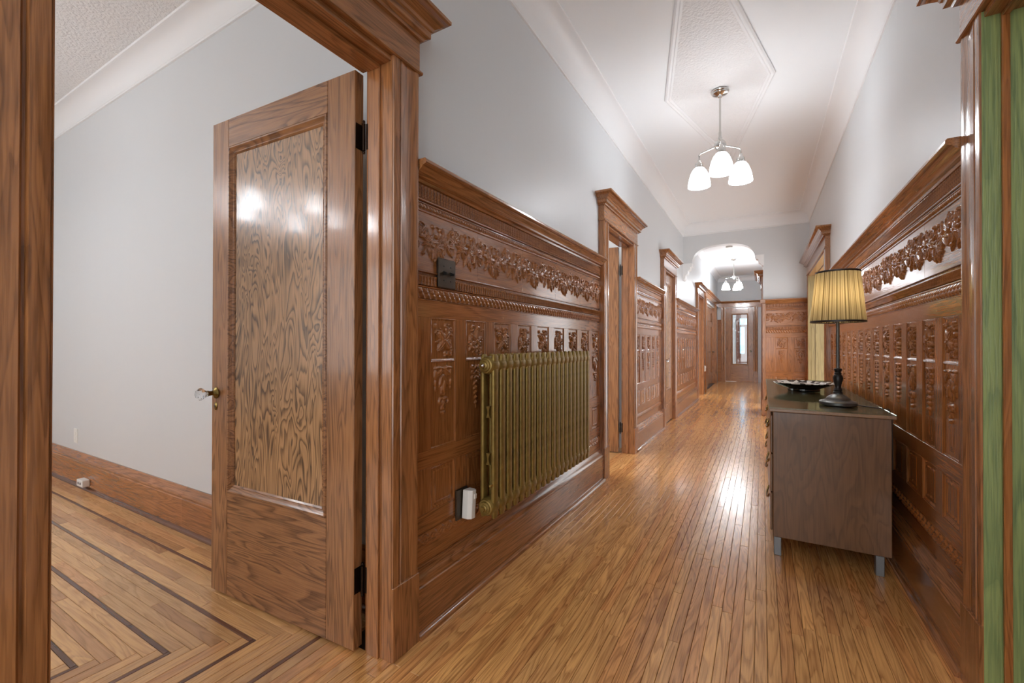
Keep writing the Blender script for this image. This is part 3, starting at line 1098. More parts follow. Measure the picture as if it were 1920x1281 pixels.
# diamond on the ceiling
cx, cy, hx, hy = -0.305, 3.80, 0.385, 1.62
o = root('trim_7', (cx, cy, CEIL), 0, 'white diamond-shaped ceiling moulding around the hall pendant', None, None, 'structure')
diam = [(-1, 0), (0, 1), (1, 0), (0, -1)]
# raised border as one mitred ring: profile offsets scale the diamond
vs_, fs = [], []
prf = [(1.02, 0.002), (1.02, -0.010), (1.0, -0.016), (0.975, -0.010), (0.965, -0.014), (0.94, -0.008), (0.94, 0.002)]
for s_, z in prf:
    for a, b in diam:
        # constant-width border: move along the inward normal
        dd = (1 - s_) * 0.62
        vs_.append((a * (hx - dd * 1.03), b * (hy - dd * 4.2), z))
for j in range(len(prf)):
    j2 = (j + 1) % len(prf)
    for k in range(4):
        k2 = (k + 1) % 4
        fs.append((j * 4 + k, j * 4 + k2, j2 * 4 + k2, j2 * 4 + k))
ob('diamond_border', mk('border', vs_, fs, 30), MT['crown'], o)
sx_, sy_ = hx - 0.05 * 0.62 * 1.03, hy - 0.05 * 0.62 * 4.2
vs_ = [(a * sx_, b * sy_, z) for z in (-0.004, 0.004) for a, b in diam]
ob('stippled_panel', mk('stipple', vs_, [(0, 1, 2, 3), (4, 5, 6, 7), (0, 1, 5, 4), (1, 2, 6, 5), (2, 3, 7, 6), (3, 0, 4, 7)]), MT['stip'], o)

# ------------------------------------------------------------------ floors
XMAXROOM = -1.42
fl = root('floor', (0, 0, 0), 0, 'narrow honey oak strip floor running down the hallway', None, None, 'structure')
ob('subfloor', MB().box(XL - WT, XR + WTR, -2.4, YEND + 2.5, -0.05, -0.012).mesh('sub'), MT['sub'], fl)
PW = 0.0412


def board(mb, x0, x1, y0, y1, g=0.0006, ch=0.0012, t=0.012):
    x0 += g
    x1 -= g
    y0 += g
    y1 -= g
    v = [(x0, y0, -t), (x1, y0, -t), (x1, y1, -t), (x0, y1, -t), (x0, y0, -ch), (x1, y0, -ch), (x1, y1, -ch), (x0, y1, -ch),
         (x0 + ch, y0 + ch, 0), (x1 - ch, y0 + ch, 0), (x1 - ch, y1 - ch, 0), (x0 + ch, y1 - ch, 0)]
    f = [(8, 9, 10, 11)]
    for a in (0, 4):
        for k in range(4):
            k2 = (k + 1) % 4
            f.append((a + k, a + k2, a + 4 + k2, a + 4 + k))
    mb.add(v, f)


rows = int(math.ceil((XR - XL) / PW)) + 1
far = MB()
NEAR_Y = 4.6
cnt = 0
for r in range(rows):
    xa_ = XL + 0.006 + r * PW
    y = 0.2 - random.random() * 0.9
    while y < YEND + 1.6:
        l = random.uniform(0.65, 1.75)
        if y < NEAR_Y and cnt < 290 and y + l > 0.75:
            m1 = MB()
            board(m1, 0, PW, 0, l)
            ob('floor_board', m1.mesh('floor_board'), MT['floor'], fl, (xa_, y, random.uniform(-0.0003, 0.0)))
            cnt += 1
        else:
            board(far, xa_, xa_ + PW, y, y + l)
        y += l
o = ob('floor_boards', far.mesh('floor_boards'), MT['floorfar'], fl)
o['kind'] = 'stuff'
# room parquet with dark inlaid strips
rf = root('floor', (0, 0, 0), 0, 'oak floor of the near room with dark inlaid border strips', None, None, 'structure')
ob('subfloor', MB().box(-6.4, XL - WT - 0.001, -2.4, YROOM, -0.05, -0.012).mesh('sub'), MT['sub'], rf)
seq = []
y = 1.345
for k, d in ((4, 0), (4, 1), (4, 2), (4, 3), (4, 4), (4, 5)):
    wlist = {0: [0.046] * 4}.get(d, [0.0443] * 4)
    for w_ in wlist:
        seq.append((y - w_, y, False))
        y -= w_
    seq.append((y - 0.017, y, True))
    y -= 0.017
XD = lambda yy: -1.685 - (0.955 - yy) * 1.03          # where the border turns the corner
for (ya, yb, dk) in seq:
    xe = XD(ya)
    wx = (yb - ya)
    # across the room
    x = -6.4
    while x < xe - 0.02:
        l = random.uniform(0.55, 1.5) if not dk else random.uniform(0.9, 1.6)
        x2 = x + l
        if x2 > xe - 0.25:
            x2 = xe
        m1 = MB()
        board(m1, 0, x2 - x, 0, yb - ya)
        ob('dark_strip' if dk else 'parquet_board', m1.mesh('b'), MT['rdx' if dk else 'rfx'], rf, (x, ya, random.uniform(-0.0003, 0)))
        x = x2
    # returning along the hall side
    xo = XD(yb)
    if xo > XL - WT - 0.10:
        continue
    XMAXROOM = max(XMAXROOM, xo)
    yy = yb if True else ya
    first = True
    while yy > -2.3:
        l = random.uniform(0.6, 1.4)
        if first:
            l = random.uniform(0.3, 1.2)
            first = False
        y2 = max(yy - l, -2.4)
        m1 = MB()
        board(m1, 0, xo - xe, 0, yy - y2)
        ob('dark_strip' if dk else 'parquet_board', m1.mesh('b'), MT['rdy' if dk else 'rfy'], rf, (xe, y2, random.uniform(-0.0003, 0)))
        yy = y2
# the field inside the border
ylast = seq[-1][0]
xlast = XD(ylast)
fm = MB()
yy = ylast
while yy > -2.4:
    x = -6.4
    while x < xlast:
        l = min(random.uniform(0.5, 1.4), xlast - x)
        board(fm, x, x + l, yy - 0.045, yy)
        x += l + 1e-5
    yy -= 0.045
o = ob('parquet_field', fm.mesh('field'), MT['rfx'], rf)
o['kind'] = 'stuff'
# threshold boards in the doorways on the left (same oak strips)
for y0, y1 in ((A0 - 0.6, A1), (B0, B1), (DD0, DD1)):
    xs0 = XMAXROOM if y1 == A1 else XL - WT - 0.02
    n_ = max(2, round((XL + 0.006 - xs0) / 0.042))
    pw_ = (XL + 0.006 - xs0) / n_
    for k in range(n_):
        xa_ = xs0 + k * pw_
        m1 = MB()
        board(m1, 0, pw_, 0, y1 - y0)
        ob('threshold_board', m1.mesh('floor_board'), MT['floor'], fl, (xa_, y0, 0))

# plain floors of the other rooms
o = ob('floor', MB().box(-5.0, XL - WT - 0.02, YROOM + 0.1, YEND, -0.05, 0.0).mesh('f'), MT['rfx'])
tag(o, 'oak floor of the rooms behind the left wall', None, None, 'structure')

# room baseboard
o = root('baseboard_back', (-6.4, YROOM - 0.001, 0), 0, 'tall brown oak baseboard along the near room wall', None, None, 'structure')
Lb = 6.4 + XL - WT - 0.05
bsec = [0, 1.1, Lb * 0.66, Lb]
for a, b in zip(bsec[:-1], bsec[1:]):
    ob('base_board', MB().prism(BASE, a + 0.0004, b - 0.0004).mesh('base', 35), MT['wx'], o)
ob('shoe_moulding', MB().prism(SHOE, 0, Lb).mesh('shoe', 50), MT['rdx'], o)

# ------------------------------------------------------------------ door surrounds and doors
surround('trim_8', (XL, A0, 0), PI / 2, A1 - A0, 'oak doorway surround with cornice in the left foreground', cwl=0.13, cwr=0.135)
surround('trim_9', (XL, B0, 0), PI / 2, B1 - B0, 'oak doorway surround just past the radiator wall')
surround('trim_10', (XL, C0, 0), PI / 2, C1 - C0, 'oak surround of the closed narrow door before the arch')
surround('trim_11', (XL, DD0, 0), PI / 2, DD1 - DD0, 'oak surround of the doorway just past the arch')
surround('trim_12', (XR, RA1, 0), -PI / 2, RA1 - RA0, 'oak doorway surround at the right edge with green jamb', cwl=0.15, cwr=0.15, jmat=MT['green'], d=0.045, depth=0.15,
         stop=(0.002, 0.02), stopmat=MT['wz'])
surround('trim_13', (XR, RB1, 0), -PI / 2, RB1 - RB0, 'oak surround of the wide opening behind the table lamp', cwl=0.13, cwr=0.13, jmat=MT['olive'], d=0.045, depth=0.20,
         stop=(0.05, 0.07))
surround('trim_14', (XP, G1, 0), -PI / 2, G1 - G0, 'oak surround on the right past the arch, seen edge-on', d=0.03, depth=0.14)

panel_door('door_1', (-1.292, 1.098, 0), math.radians(182.6), 0.90, 2.135, 'open oak door with one tall figured panel and glass knob', knob_x=0.868)
panel_door('door_2', (-1.292, 4.472, 0), math.radians(181.0), 0.84, 2.135, 'second open oak door, seen as a sliver past the radiator wall', knob_x=0.81)
panel_door('door_3', (XL + 0.005, C1 - 0.006, 0), -PI / 2, C1 - C0 - 0.012, 2.13, 'closed narrow oak door with bright knob before the arch', knob_x=C1 - C0 - 0.075)
panel_door('door_4', (-1.292, DD1 - 0.04, 0), math.radians(180.0), 0.84, 2.135, 'open oak door inside the doorway past the arch', knob_x=None, hinges=False)
# hinge leaves on the near door jamb
for dn, hx_, hy_ in (('door_1', -1.30, A1), ('door_2', -1.30, B1)):
    d_ = bpy.data.objects[dn]
    for z in (0.26, 1.895):
        me = MB().box(-1.2695, -1.238, hy_ - 0.0050, hy_ - 0.0012, z - 0.047, z + 0.047).mesh('leaf')
        o = ob('hinge_leaf', me, MT['hinge'], d_)
        o.matrix_parent_inverse = d_.matrix_basis.inverted()
        me = MB().box(0.002 - 0.0035, 0.0005, -0.04, -0.003, z - 0.047, z + 0.047).mesh('leaf')
        ob('hinge_leaf', me, MT['hinge'], d_)

# wide panelled doors past the arch, with the continuous entablature round the far end
t15 = root('trim_15', (XL, E0, 0), PI / 2, 'oak frame of the wide panelled doors at the far left', None, None, 'structure')
for xi, xo in ((0.0, -0.20), (E1 - E0, E1 - E0 + 0.20)):
    ob('side_casing', MB().prism(casing_prof(xi, xo, 0.05), 0.262, 2.26, 'z').mesh('casing', 30), MT['cz'], t15)
    a, b = sorted((xi, xo))
    ob('plinth_block', bbox(a, b, -0.055, 0.001, 0, 0.262), MT['cz'], t15)
ob('jamb', bbox(E1 - E0, E1 - E0 + 0.02, 0.001, 0.14, 0, TOPO), MT['cz'], t15)
ob('jamb', bbox(-0.02, 0.0, 0.001, 0.14, 0, TOPO), MT['cz'], t15)
ENT = [(0.002, 2.235), (-0.050, 2.235), (-0.056, 2.240), (-0.056, 2.250), (-0.050, 2.255), (-0.050, 2.365), (-0.062, 2.372), (-0.066, 2.386), (-0.082, 2.398),
       (-0.100, 2.410), (-0.106, 2.418), (-0.106, 2.432), (0.002, 2.432)]
ob('entablature', MB().prism(ENT, -0.28, YEND - E0, 'x', 0, -1).mesh('ent', 30), MT['cx'], t15)
half = (E1 - E0) / 2
for k in range(2):
    panel_door('door_5' if k == 0 else 'door_6', (XL - 0.06, E0 + half * (k + 1) - 0.004, 0), -PI / 2, half - 0.008, 2.14,
               ('nearer' if k == 0 else 'farther') + ' leaf of the wide oak doors at the far left', knob_x=0.08 if k == 1 else None, rail_b=0.3,
               mid=(1.62, 1.74), hinges=False, mats=('cz', 'cx', 'cz'))

# far end wall with glazed door
ED0, ED1, EDH = -0.965, -0.225, 2.235
wall_boxes('wall_back', [(XL, ED0, YEND, YEND + 0.12, 0, CEIL), (ED1, XP + 0.14, YEND, YEND + 0.12, 0, CEIL), (ED0, ED1, YEND, YEND + 0.12, EDH, CEIL)], MT['wall'],
           'pale far end wall of the hall around the glazed door')
t16 = root('trim_16', (ED0, YEND, 0), 0, 'oak casing and entablature around the glazed end door', None, None, 'structure')
for xi, xo in ((0.0, -0.12), (ED1 - ED0, ED1 - ED0 + 0.12)):
    ob('side_casing', MB().prism(casing_prof(xi, xo, 0.045), 0.262, 2.24, 'z').mesh('casing', 30), MT['cz'], t16)
    a, b = sorted((xi, xo))
    ob('plinth_block', bbox(a, b, -0.05, 0.001, 0, 0.33), MT['cz'], t16)
ob('entablature', MB().prism(ENT, XL - ED0, XP - ED0, 'x', 1, 0).mesh('ent', 30), MT['cx'], t16)
# a strip of panelling left of the end door
ob('panel_strip', bbox(XL - ED0, -0.12, -0.02, 0.0, 0.0, 1.85), MT['wx'], t16)
ob('strip_cap', bbox(XL - ED0, -0.12, -0.05, 0.0, 1.85, 1.875), MT['cx'], t16)
d5 = panel_door('door_7', (ED1 - 0.003, YEND + 0.012, 0), PI, ED1 - ED0 - 0.006, EDH - 0.008, 'closed oak door with a tall bevelled glass pane at the hall end', knob_x=None,
                st_h=0.125, st_l=0.155, rail_t=0.175, rail_b=0.50, hinges=False, glass=True, mats=('cz', 'cx', 'cz'))
glass_knob(d5, 0.06, 0.92)

# vestibule beyond the glass: entry door with coloured lights
ve = root('door_8', (-0.62, YEND + 2.3, 0), 0, 'dark entry door with narrow blue stained glass beyond the end pane', None, None, 'structure')
ob('slab', MB().box(-0.16, 0.62, 0, 0.05, 0, 2.3).mesh('s'), MT['redwood'], ve)
ob('stained_light', bbox(-0.04, 0.10, -0.02, 0.0, 0.80, 1.72, 0.01), MT['blue'], ve)
ob('transom_light', bbox(-0.05, 0.28, -0.02, 0.0, 1.80, 2.02, 0.01), MT['blue'], ve)
ob('rail', MB().box(-0.10, 0.34, -0.03, 0.0, 1.73, 1.79).mesh('s'), MT['redwood'], ve)
o = ob('wall_back', MB().box(XL - 0.1, 0.6, YEND + 2.36, YEND + 2.44, 0, CEIL).mesh('w'), MT['wall'])
tag(o, 'white wall around the entry door in the vestibule', None, None, 'structure')
o = ob('wall_left', MB().box(XL - 0.1, XL + 0.02, YEND + 0.12, YEND + 2.3, 0, CEIL).mesh('w'), MT['wall'])
tag(o, 'white side wall of the vestibule behind the end door', None, None, 'structure')

# ------------------------------------------------------------------ wainscots
XPN = XL + 0.010
wainscot((XPN, 1.272, 0), PI / 2, 2.250, 0.113, 9, 0.2435, 'carved oak wainscot behind the radiator')
wainscot((XPN, 4.642, 0), PI / 2, 1.436, 0.095, 5, 0.262, 'carved oak wainscot between the second doorway and the narrow door', 0.6)
wainscot((XPN, 7.082, 0), PI / 2, 2.576, 0.085, 10, 0.248, 'carved oak wainscot running under the arch on the left', 0.5, 1)
wainscot((XR - 0.010, 5.688, 0), -PI / 2, 3.646, 0.1235, 14, 0.2475, 'carved oak wainscot on the right beside the dresser', 1.0, 1)
pier = wainscot((XP + 0.030, YARCH - 0.010, 0), 0, XR - 0.010 - XP - 0.030, 0.135, 2, 0.245, 'carved oak wainscot on the pier right of the arch', 0.6, 1)
ob('corner_post', bbox(-0.045, 0.006, -0.035, 0.010, 0, 1.775, 0.004), MT['cz'], pier)
ob('corner_cap', bbox(-0.075, 0.001, -0.070, 0.010, 1.776, 1.838, 0.004), MT['cx'], pier)
ob('corner_plinth', bbox(-0.052, 0.008, -0.042, 0.010, 0, 0.255, 0.004), MT['cz'], pier)

# ------------------------------------------------------------------ radiator
rad = root('radiator', (-1.07, 1.645, 0.0), PI / 2, 'gold-bronze cast iron column radiator hung on the wainscot', 'radiator')
NS, PT = 20, 0.0632
RZ0, RZ1 = 0.345, 1.085
bt, tp = RZ0 + 0.055, RZ1 - 0.052


def rad_section():
    mb = MB()
    # front and back flattened tubes joined by webs with three long openings
    hw_, d_ = 0.0205, 0.037

    def col(y0, y1):
        # rounded-rectangle tube
        pr = []
        r = 0.0065
        for sx, sy, a0 in ((1, 1, 0), (-1, 1, PI / 2), (-1, -1, PI), (1, -1, 1.5 * PI)):
            for i in range(4):
                a = a0 + i / 3 * PI / 2
                pr.append((sx * (hw_ - r) + r * math.cos(a), (y0 + y1) / 2 + sy * ((y1 - y0) / 2 - r) + r * math.sin(a)))
        zz = [(RZ0 + 0.004, 0.72), (RZ0 + 0.02, 0.96), (RZ0 + 0.04, 1.0), (RZ1 - 0.035, 1.0), (RZ1 - 0.015, 0.94), (RZ1 - 0.002, 0.6)]
        n_ = len(pr)
        vv, ff = [], []
        for z, s_ in zz:
            for p, q in pr:
                vv.append((p * s_, (y0 + y1) / 2 + (q - (y0 + y1) / 2) * s_, z))
        for j in range(len(zz) - 1):
            for k in range(n_):
                k2 = (k + 1) % n_
                ff.append((j * n_ + k, j * n_ + k2, (j + 1) * n_ + k2, (j + 1) * n_ + k))
        ff.append(tuple(range(n_))[::-1])
        ff.append(tuple(range((len(zz) - 1) * n_, len(zz) * n_)))
        mb.add(vv, ff)
    col(-d_, -d_ + 0.018)
    col(d_ - 0.018, d_)
    span = tp - bt
    for k in range(1, 3):
        z = bt + span * k / 3
        mb.prism([(-0.010, z - 0.026), (0.010, z - 0.026), (0.004, z - 0.006), (0.004, z + 0.006), (0.010, z + 0.026), (-0.010, z + 0.026), (-0.004, z + 0.006), (-0.004, z - 0.006)],
                 -0.012, 0.012, 'x')
    for z in (bt, tp):
        mb.lathe([(0.0, -PT / 2), (0.034, -PT / 2), (0.0385, -PT / 2 + 0.006), (0.0405, -0.012), (0.0405, 0.012), (0.0385, PT / 2 - 0.006), (0.034, PT / 2), (0.0, PT / 2)], 24,
                 axis='x', cz=z)
    return mb.mesh('rad_section', 40)


ME_RS = rad_section()
for i in range(NS):
    ob('radiator_section', ME_RS, MT['brz'], rad, (0.02 + PT * i, 0, 0))
for i, x in enumerate((-0.012, 0.02 + PT * (NS - 0.5))):
    s_ = -1 if i == 0 else 1
    for z in (bt, tp):
        pr = [(0.0, 0.024), (0.009, 0.024), (0.011, 0.018), (0.016, 0.016), (0.018, 0.012), (0.026, 0.010), (0.028, 0.004), (0.034, 0.002), (0.036, -0.006)]
        e = ob('end_plug', MB().lathe([(r, s_ * h) for r, h in pr], 20, axis='x').mesh('plug', 40), MT['brz'], rad, (x, 0, z))
        if i == 0 and z == tp:
            ob('bleed_cap', MB().lathe([(0.0, -0.034), (0.007, -0.032), (0.010, -0.026), (0.009, -0.022)], 14, axis='x').mesh('cap', 60), MT['chrome'], e)
        else:
            ob('plug_nut', MB().lathe([(0.0, s_ * 0.030), (0.012, s_ * 0.030), (0.012, s_ * 0.020)], 6, axis='x').mesh('nut'), MT['brz'], e)
ob('air_valve', MB().lathe([(0.0, -0.02), (0.006, -0.018), (0.008, -0.010), (0.007, 0.0)], 12, axis='x').mesh('valve', 40), MT['brz'], rad, (0.0, -0.026, bt + 0.10))
for x in (0.02 + PT * 1.5, 0.02 + PT * (NS - 2.5)):
    ob('wall_bracket', bbox(x - 0.012, x + 0.012, 0.036, 0.104, bt - 0.03, bt + 0.01), MT['brz'], rad)

# supply pipe stub at the far lower end
ob('pipe_stub', MB().tube([(0.02 + PT * (NS - 0.4), 0, bt), (0.02 + PT * NS + 0.03, 0, bt), (0.02 + PT * NS + 0.045, 0.03, bt), (0.02 + PT * NS + 0.05, 0.09, bt)], 0.013, 12).mesh('pipe', 40),
   MT['chrome'], rad)

# ------------------------------------------------------------------ switch plate and plug-in freshener
sw = root('switch_plate', (XPN, 1.473, 1.426), PI / 2, 'dark bronze double toggle switch plate on the carved frieze', 'switch plate')
ob('plate', bbox(-0.058, 0.058, -0.016, -0.006, -0.062, 0.062, 0.003), MT['plate'], sw)
ob('backbox', MB().box(-0.053, 0.053, -0.007, 0.004, -0.057, 0.057).mesh('b'), MT['dark'], sw)
for x in (-0.023, 0.023):
    ob('toggle', MB().prism([(-0.015, -0.006), (-0.032, -0.008), (-0.034, 0.002), (-0.015, 0.010)], x - 0.004, x + 0.004).mesh('t'), MT['black'], sw)
    for z in (-0.03, 0.03):
        ob('screw', MB().lathe([(0.0, -0.018), (0.003, -0.0175), (0.0035, -0.016)], 10, axis='y').mesh('s', 40), MT['black'], sw, (x, 0, z))
pl = root('outlet_plate', (XPN, 1.600, 0.415), PI / 2, 'dark bronze outlet plate low on the wainscot beside the radiator', 'outlet')
ob('plate', bbox(-0.055, 0.030, -0.012, -0.002, -0.065, 0.070, 0.003), MT['plate'], pl)
af = root('air_freshener', (XPN + 0.012, 1.602, 0.353), PI / 2, 'white plug-in air freshener in the outlet beside the radiator', 'air freshener')
prf = [(-0.030, 0.0), (-0.030, -0.030), (-0.016, -0.046), (0.016, -0.046), (0.030, -0.030), (0.030, 0.0)]
b_ = MB().prism([(p * 0.85, q - 0.004) for p, q in prf], 0.0, 0.125, 'z').mesh('fresh')
o = ob('body', bevel_mesh(b_, 0.003, 2), MT['white'], af)
af.rotation_euler = (0, 0.07, PI / 2)
ob('slider', bbox(-0.002, 0.016, -0.053, -0.045, 0.085, 0.108, 0.002), MT['white'], af)

# near room outlet and little box on the baseboard
wo = root('outlet_plate', (-4.888, YROOM, 0.372), 0, 'white outlet plate on the near room wall above the baseboard', 'outlet')
ob('plate', bbox(-0.036, 0.036, -0.006, 0.0, -0.058, 0.058, 0.002), MT['white'], wo)
for z in (-0.022, 0.022):
    ob('socket', MB().lathe([(0.0, -0.009), (0.015, -0.009), (0.016, -0.005)], 16, axis='y').mesh('s', 40), MT['white'], wo, (0, 0, z))
bxo = root('socket_box', (-4.52, 1.292, 0.035), 0, 'small white surface socket box on the near room baseboard', 'socket box')
ob('box', bbox(-0.055, 0.055, -0.035, 0.012, 0.0, 0.052, 0.004), MT['white'], bxo)
for x in (-0.02, 0.02):
    ob('socket_hole', MB().lathe([(0.0, -0.0365), (0.010, -0.0365), (0.010, -0.034)], 12, axis='y').mesh('s'), MT['dark'], bxo, (x, 0, 0.026))
# white plug past the arch
wp = root('night_light', (XL, 10.98, 0.50), PI / 2, 'small white plug-in night light on the left past the arch', 'night light')
ob('plug_body', bbox(-0.04, 0.04, -0.055, 0.0, 0.0, 0.13, 0.01), MT['white'], wp)
ob('lens', bbox(-0.03, 0.03, -0.062, -0.05, 0.07, 0.12, 0.005), MT['white'], wp)

# ------------------------------------------------------------------ pendants
def shade_mesh():
    pr = [(0.028, 0.158), (0.040, 0.150), (0.055, 0.130), (0.068, 0.100), (0.078, 0.065), (0.085, 0.030), (0.088, 0.0), (0.085, 0.0), (0.082, 0.030), (0.075, 0.065),
          (0.065, 0.098), (0.052, 0.126), (0.038, 0.144), (0.0, 0.150)]
    return MB().lathe(pr, 20).mesh('shade', 60)


ME_SH = shade_mesh()


def pendant(loc, angles, label, zb=2.44, rad_=0.172, smat='shade'):
    p = root('pendant_light', loc, 0, label, 'pendant light')
    z = lambda v: v - loc[2]
    ob('canopy', MB().lathe([(0.0, 0.0), (0.064, 0.0), (0.068, -0.004), (0.066, -0.012), (0.058, -0.018), (0.056, -0.024), (0.040, -0.030), (0.016, -0.036), (0.013, -0.050), (0.0, -0.050)],
                            32).mesh('canopy', 35), MT['chrome'], p)
    ob('stem', MB().lathe([(0.0, -0.048), (0.0075, -0.048), (0.0075, z(2.80)), (0.0, z(2.80))], 14).mesh('stem', 40), MT['chrome'], p)
    ob('hub', MB().lathe([(0.0, z(2.835)), (0.010, z(2.835)), (0.011, z(2.80)), (0.016, z(2.785)), (0.014, z(2.775)), (0.030, z(2.762)), (0.044, z(2.742)), (0.046, z(2.722)), (0.036, z(2.706)),
                          (0.016, z(2.698)), (0.010, z(2.684)), (0.0, z(2.680))], 24).mesh('hub', 40), MT['chrome'], p)
    for a in angles:
        c, s = math.cos(a), math.sin(a)
        r = rad_
        pts = [(0.030 * c, 0.030 * s, z(2.728)), (0.08 * c, 0.08 * s, z(2.722)), (0.13 * c, 0.13 * s, z(2.716)), ((r - 0.012) * c, (r - 0.012) * s, z(2.712)), (r * c, r * s, z(2.700)),
               (r * c, r * s, z(2.655))]
        ar = ob('arm', MB().tube(pts, 0.0065, 10).mesh('arm', 60), MT['chrome'], p)
        ob('socket_cup', MB().lathe([(0.0, z(zb + 0.225)), (0.012, z(zb + 0.222)), (0.016, z(zb + 0.205)), (0.030, z(zb + 0.192)), (0.034, z(zb + 0.165)), (0.034, z(zb + 0.150)), (0.0, z(zb + 0.150))], 20,
                                    cx=r * c, cy=r * s).mesh('cup', 40), MT['chrome'], ar)
        ob('glass_shade', ME_SH, MT[smat], p, (r * c, r * s, z(zb)))
    return p


pendant((-0.290, 3.868, CEIL - 0.006), [math.radians(a) for a in (160.6, 277.0, 34.4)], 'nickel pendant with three lit white glass shades in the near hall')
pendant((-0.583, 11.70, CEIL), [math.radians(a) for a in (190, 310, 70)], 'lit white glass pendant seen through the arch', smat='shadefar')
pendant((-4.05, -0.80, RCEIL), [math.radians(a) for a in (10, 82, 154, 226, 298)], 'wide five-shade pendant added out of view in the near room', zb=2.42, rad_=0.46, smat='shaderoom')  # unseen lamp, added as the source of the open door's highlight
o = ob('smoke_detector', MB().lathe([(0.0, 0.0), (0.062, 0.0), (0.066, -0.01), (0.060, -0.028), (0.040, -0.036), (0.0, -0.038)], 24).mesh('det', 35), MT['white'], None, (-0.593, 10.15, CEIL))
tag(o, 'round white smoke detector on the ceiling past the arch', 'smoke detector')

# ------------------------------------------------------------------ dresser
dr = root('dresser', (0.295, 3.855, 0), 0, 'low brown walnut dresser with a glass top against the right wall', 'dresser')
DX0, DX1, DY0, DY1 = -0.245, 0.248, -1.118, 1.118
ob('carcass', bbox(DX0, DX1, DY0, DY1, 0.098, 0.768, 0.003), MT['dresser'], dr)
ob('top', bbox(DX0 - 0.018, DX1 + 0.016, DY0 - 0.016, DY1 + 0.016, 0.7685, 0.786, 0.004, 2), MT['dressx'], dr)
ob('glass_top', bbox(DX0 - 0.018, DX1 + 0.016, DY0 - 0.016, DY1 + 0.016, 0.7865, 0.7925, 0.002), MT['gtop'], dr)
for x in (DX0 + 0.004, DX1 - 0.062):
    for y in (DY0 + 0.004, DY1 - 0.040):
        ob('leg', bbox(x, x + 0.034, y, y + 0.034, 0.0, 0.0975, 0.002), MT['leg'], dr)
nc, nr = 3, 3
dw, dh = (DY1 - DY0 - 0.04) / nc, (0.768 - 0.098 - 0.04) / nr
for c in range(nc):
    for r in range(nr):
        y0 = DY0 + 0.02 + c * dw
        z0 = 0.118 + r * dh
        d_ = ob('drawer', bbox(DX0 - 0.012, DX0 - 0.0005, y0 + 0.004, y0 + dw - 0.004, z0 + 0.004, z0 + dh - 0.004, 0.003), MT['dresser'], dr)
        yc, zc = y0 + dw / 2, z0 + dh / 2
        pts = [(DX0 - 0.011, yc + 0.09 * math.cos(a), zc - 0.035 * math.sin(a) + 0.015) for a in np.linspace(0, PI, 9)]
        pts = [(p[0] - 0.016 * math.sin(a), p[1], p[2]) for p, a in zip(pts, np.linspace(0, PI, 9))]
        ob('pull', MB().tube(pts, 0.005, 8).mesh('pull', 60), MT['brass'], d_)

# ------------------------------------------------------------------ table lamp
LZ = 0.793
tl = root('table_lamp', (0.366, 3.008, LZ), 0, 'lit table lamp with a pleated beige shade on the dresser', 'lamp')
ob('base', MB().lathe([(0.0, 0.0), (0.084, 0.0), (0.087, 0.004), (0.087, 0.016), (0.083, 0.021), (0.070, 0.026), (0.058, 0.030), (0.054, 0.038), (0.046, 0.046), (0.034, 0.054), (0.024, 0.060),
                       (0.022, 0.066), (0.0, 0.066)], 40).mesh('base', 35), MT['pewter'], tl)
ob('turned_post', MB().lathe([(0.0, 0.064), (0.022, 0.064), (0.023, 0.070), (0.018, 0.076), (0.021, 0.084), (0.018, 0.090), (0.014, 0.098), (0.016, 0.112), (0.022, 0.132), (0.024, 0.148), (0.021, 0.162),
                              (0.015, 0.170), (0.018, 0.176), (0.013, 0.182), (0.018, 0.190), (0.019, 0.200), (0.012, 0.204), (0.0, 0.204)], 24).mesh('post', 35), MT['black'], tl)
ob('pole', MB().lathe([(0.0, 0.20), (0.0085, 0.20), (0.0085, 0.50), (0.014, 0.505), (0.014, 0.555), (0.0, 0.556)], 14).mesh('pole', 40), MT['pewter'], tl)
ob('bulb', MB().lathe([(0.0, 0.557), (0.012, 0.560), (0.022, 0.580), (0.028, 0.605), (0.024, 0.628), (0.012, 0.640), (0.0, 0.642)], 16).mesh('bulb', 80), MT['bulb'], tl)
NP = 90
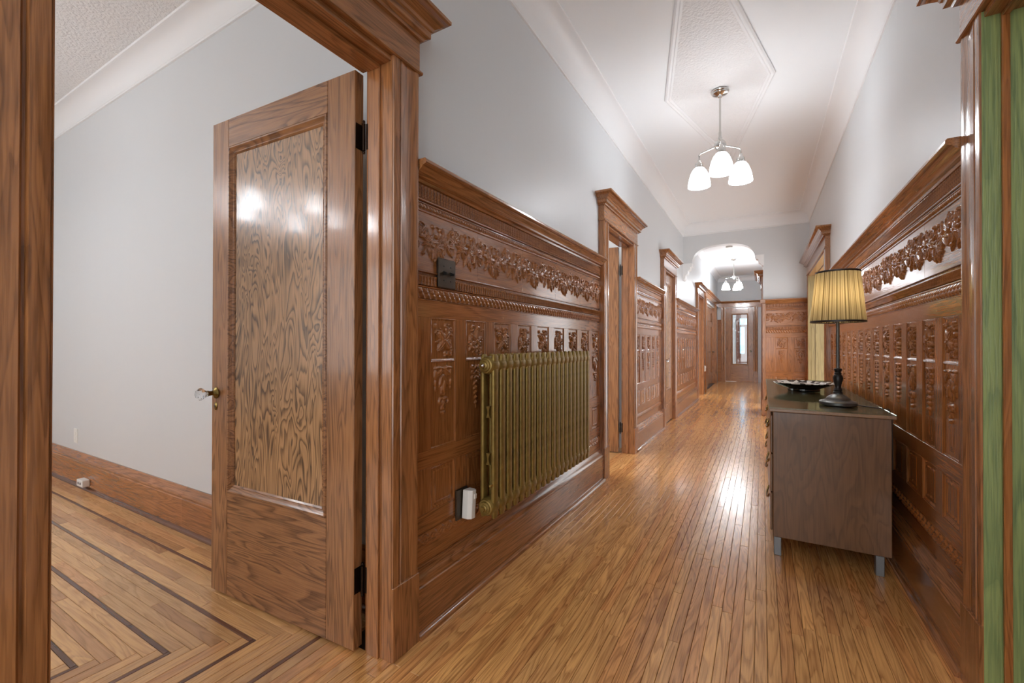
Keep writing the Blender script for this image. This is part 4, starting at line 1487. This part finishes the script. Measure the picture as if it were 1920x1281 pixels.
sh = ob('lamp_shade', MB().lathe([(0.126, 0.462), (0.120, 0.53), (0.1135, 0.60), (0.107, 0.67), (0.101, 0.738)], NP * 4, rmod=lambda k: 1 + 0.010 * math.cos(2 * PI * k / 4) + 0.006 * math.sin(k * 0.37)).mesh('shade', 180),
        MT['fabric'], tl)
ob('trim_band', MB().lathe([(0.1262, 0.457), (0.1285, 0.458), (0.1285, 0.467), (0.1262, 0.468), (0.1262, 0.457)], 60).mesh('band', 40), MT['dark'], sh)
ob('trim_band', MB().lathe([(0.1005, 0.732), (0.1030, 0.733), (0.1030, 0.742), (0.1005, 0.743), (0.1005, 0.732)], 60).mesh('band', 40), MT['dark'], sh)
for k in range(3):
    a = k * 2 * PI / 3
    ob('spider_arm', MB().tube([(0.012 * math.cos(a), 0.012 * math.sin(a), 0.553), (0.09 * math.cos(a), 0.09 * math.sin(a), 0.64), (0.1005 * math.cos(a), 0.1005 * math.sin(a), 0.736)], 0.0016, 6).mesh('sp'), MT['pewter'], tl)
ob('power_cord', MB().tube([(0.085, -0.01, 0.006), (0.105, -0.03, 0.004), (0.14, -0.06, 0.004), (0.172, -0.10, 0.004), (0.196, -0.12, 0.004), (0.206, -0.122, -0.03), (0.208, -0.122, -0.30)], 0.003, 8).mesh('cord', 60), MT['dark'], tl)

# ------------------------------------------------------------------ dish on the dresser
ds = root('decorative_dish', (0.262, 3.80, LZ), 0, 'dark footed dish with a black and white patterned rim on the dresser', 'dish')
ob('bowl', MB().lathe([(0.0, 0.0), (0.098, 0.0), (0.100, 0.004), (0.098, 0.016), (0.104, 0.022), (0.150, 0.036), (0.186, 0.054), (0.190, 0.058), (0.184, 0.060), (0.150, 0.046), (0.10, 0.036), (0.0, 0.034)], 48).mesh('bowl', 40), MT['bowl'], ds)
ob('patterned_rim', MB().lathe([(0.120, 0.0415), (0.150, 0.0475), (0.184, 0.0618), (0.1905, 0.0600), (0.1885, 0.0565)], 48).mesh('rim', 40), MT['mosaic'], ds)
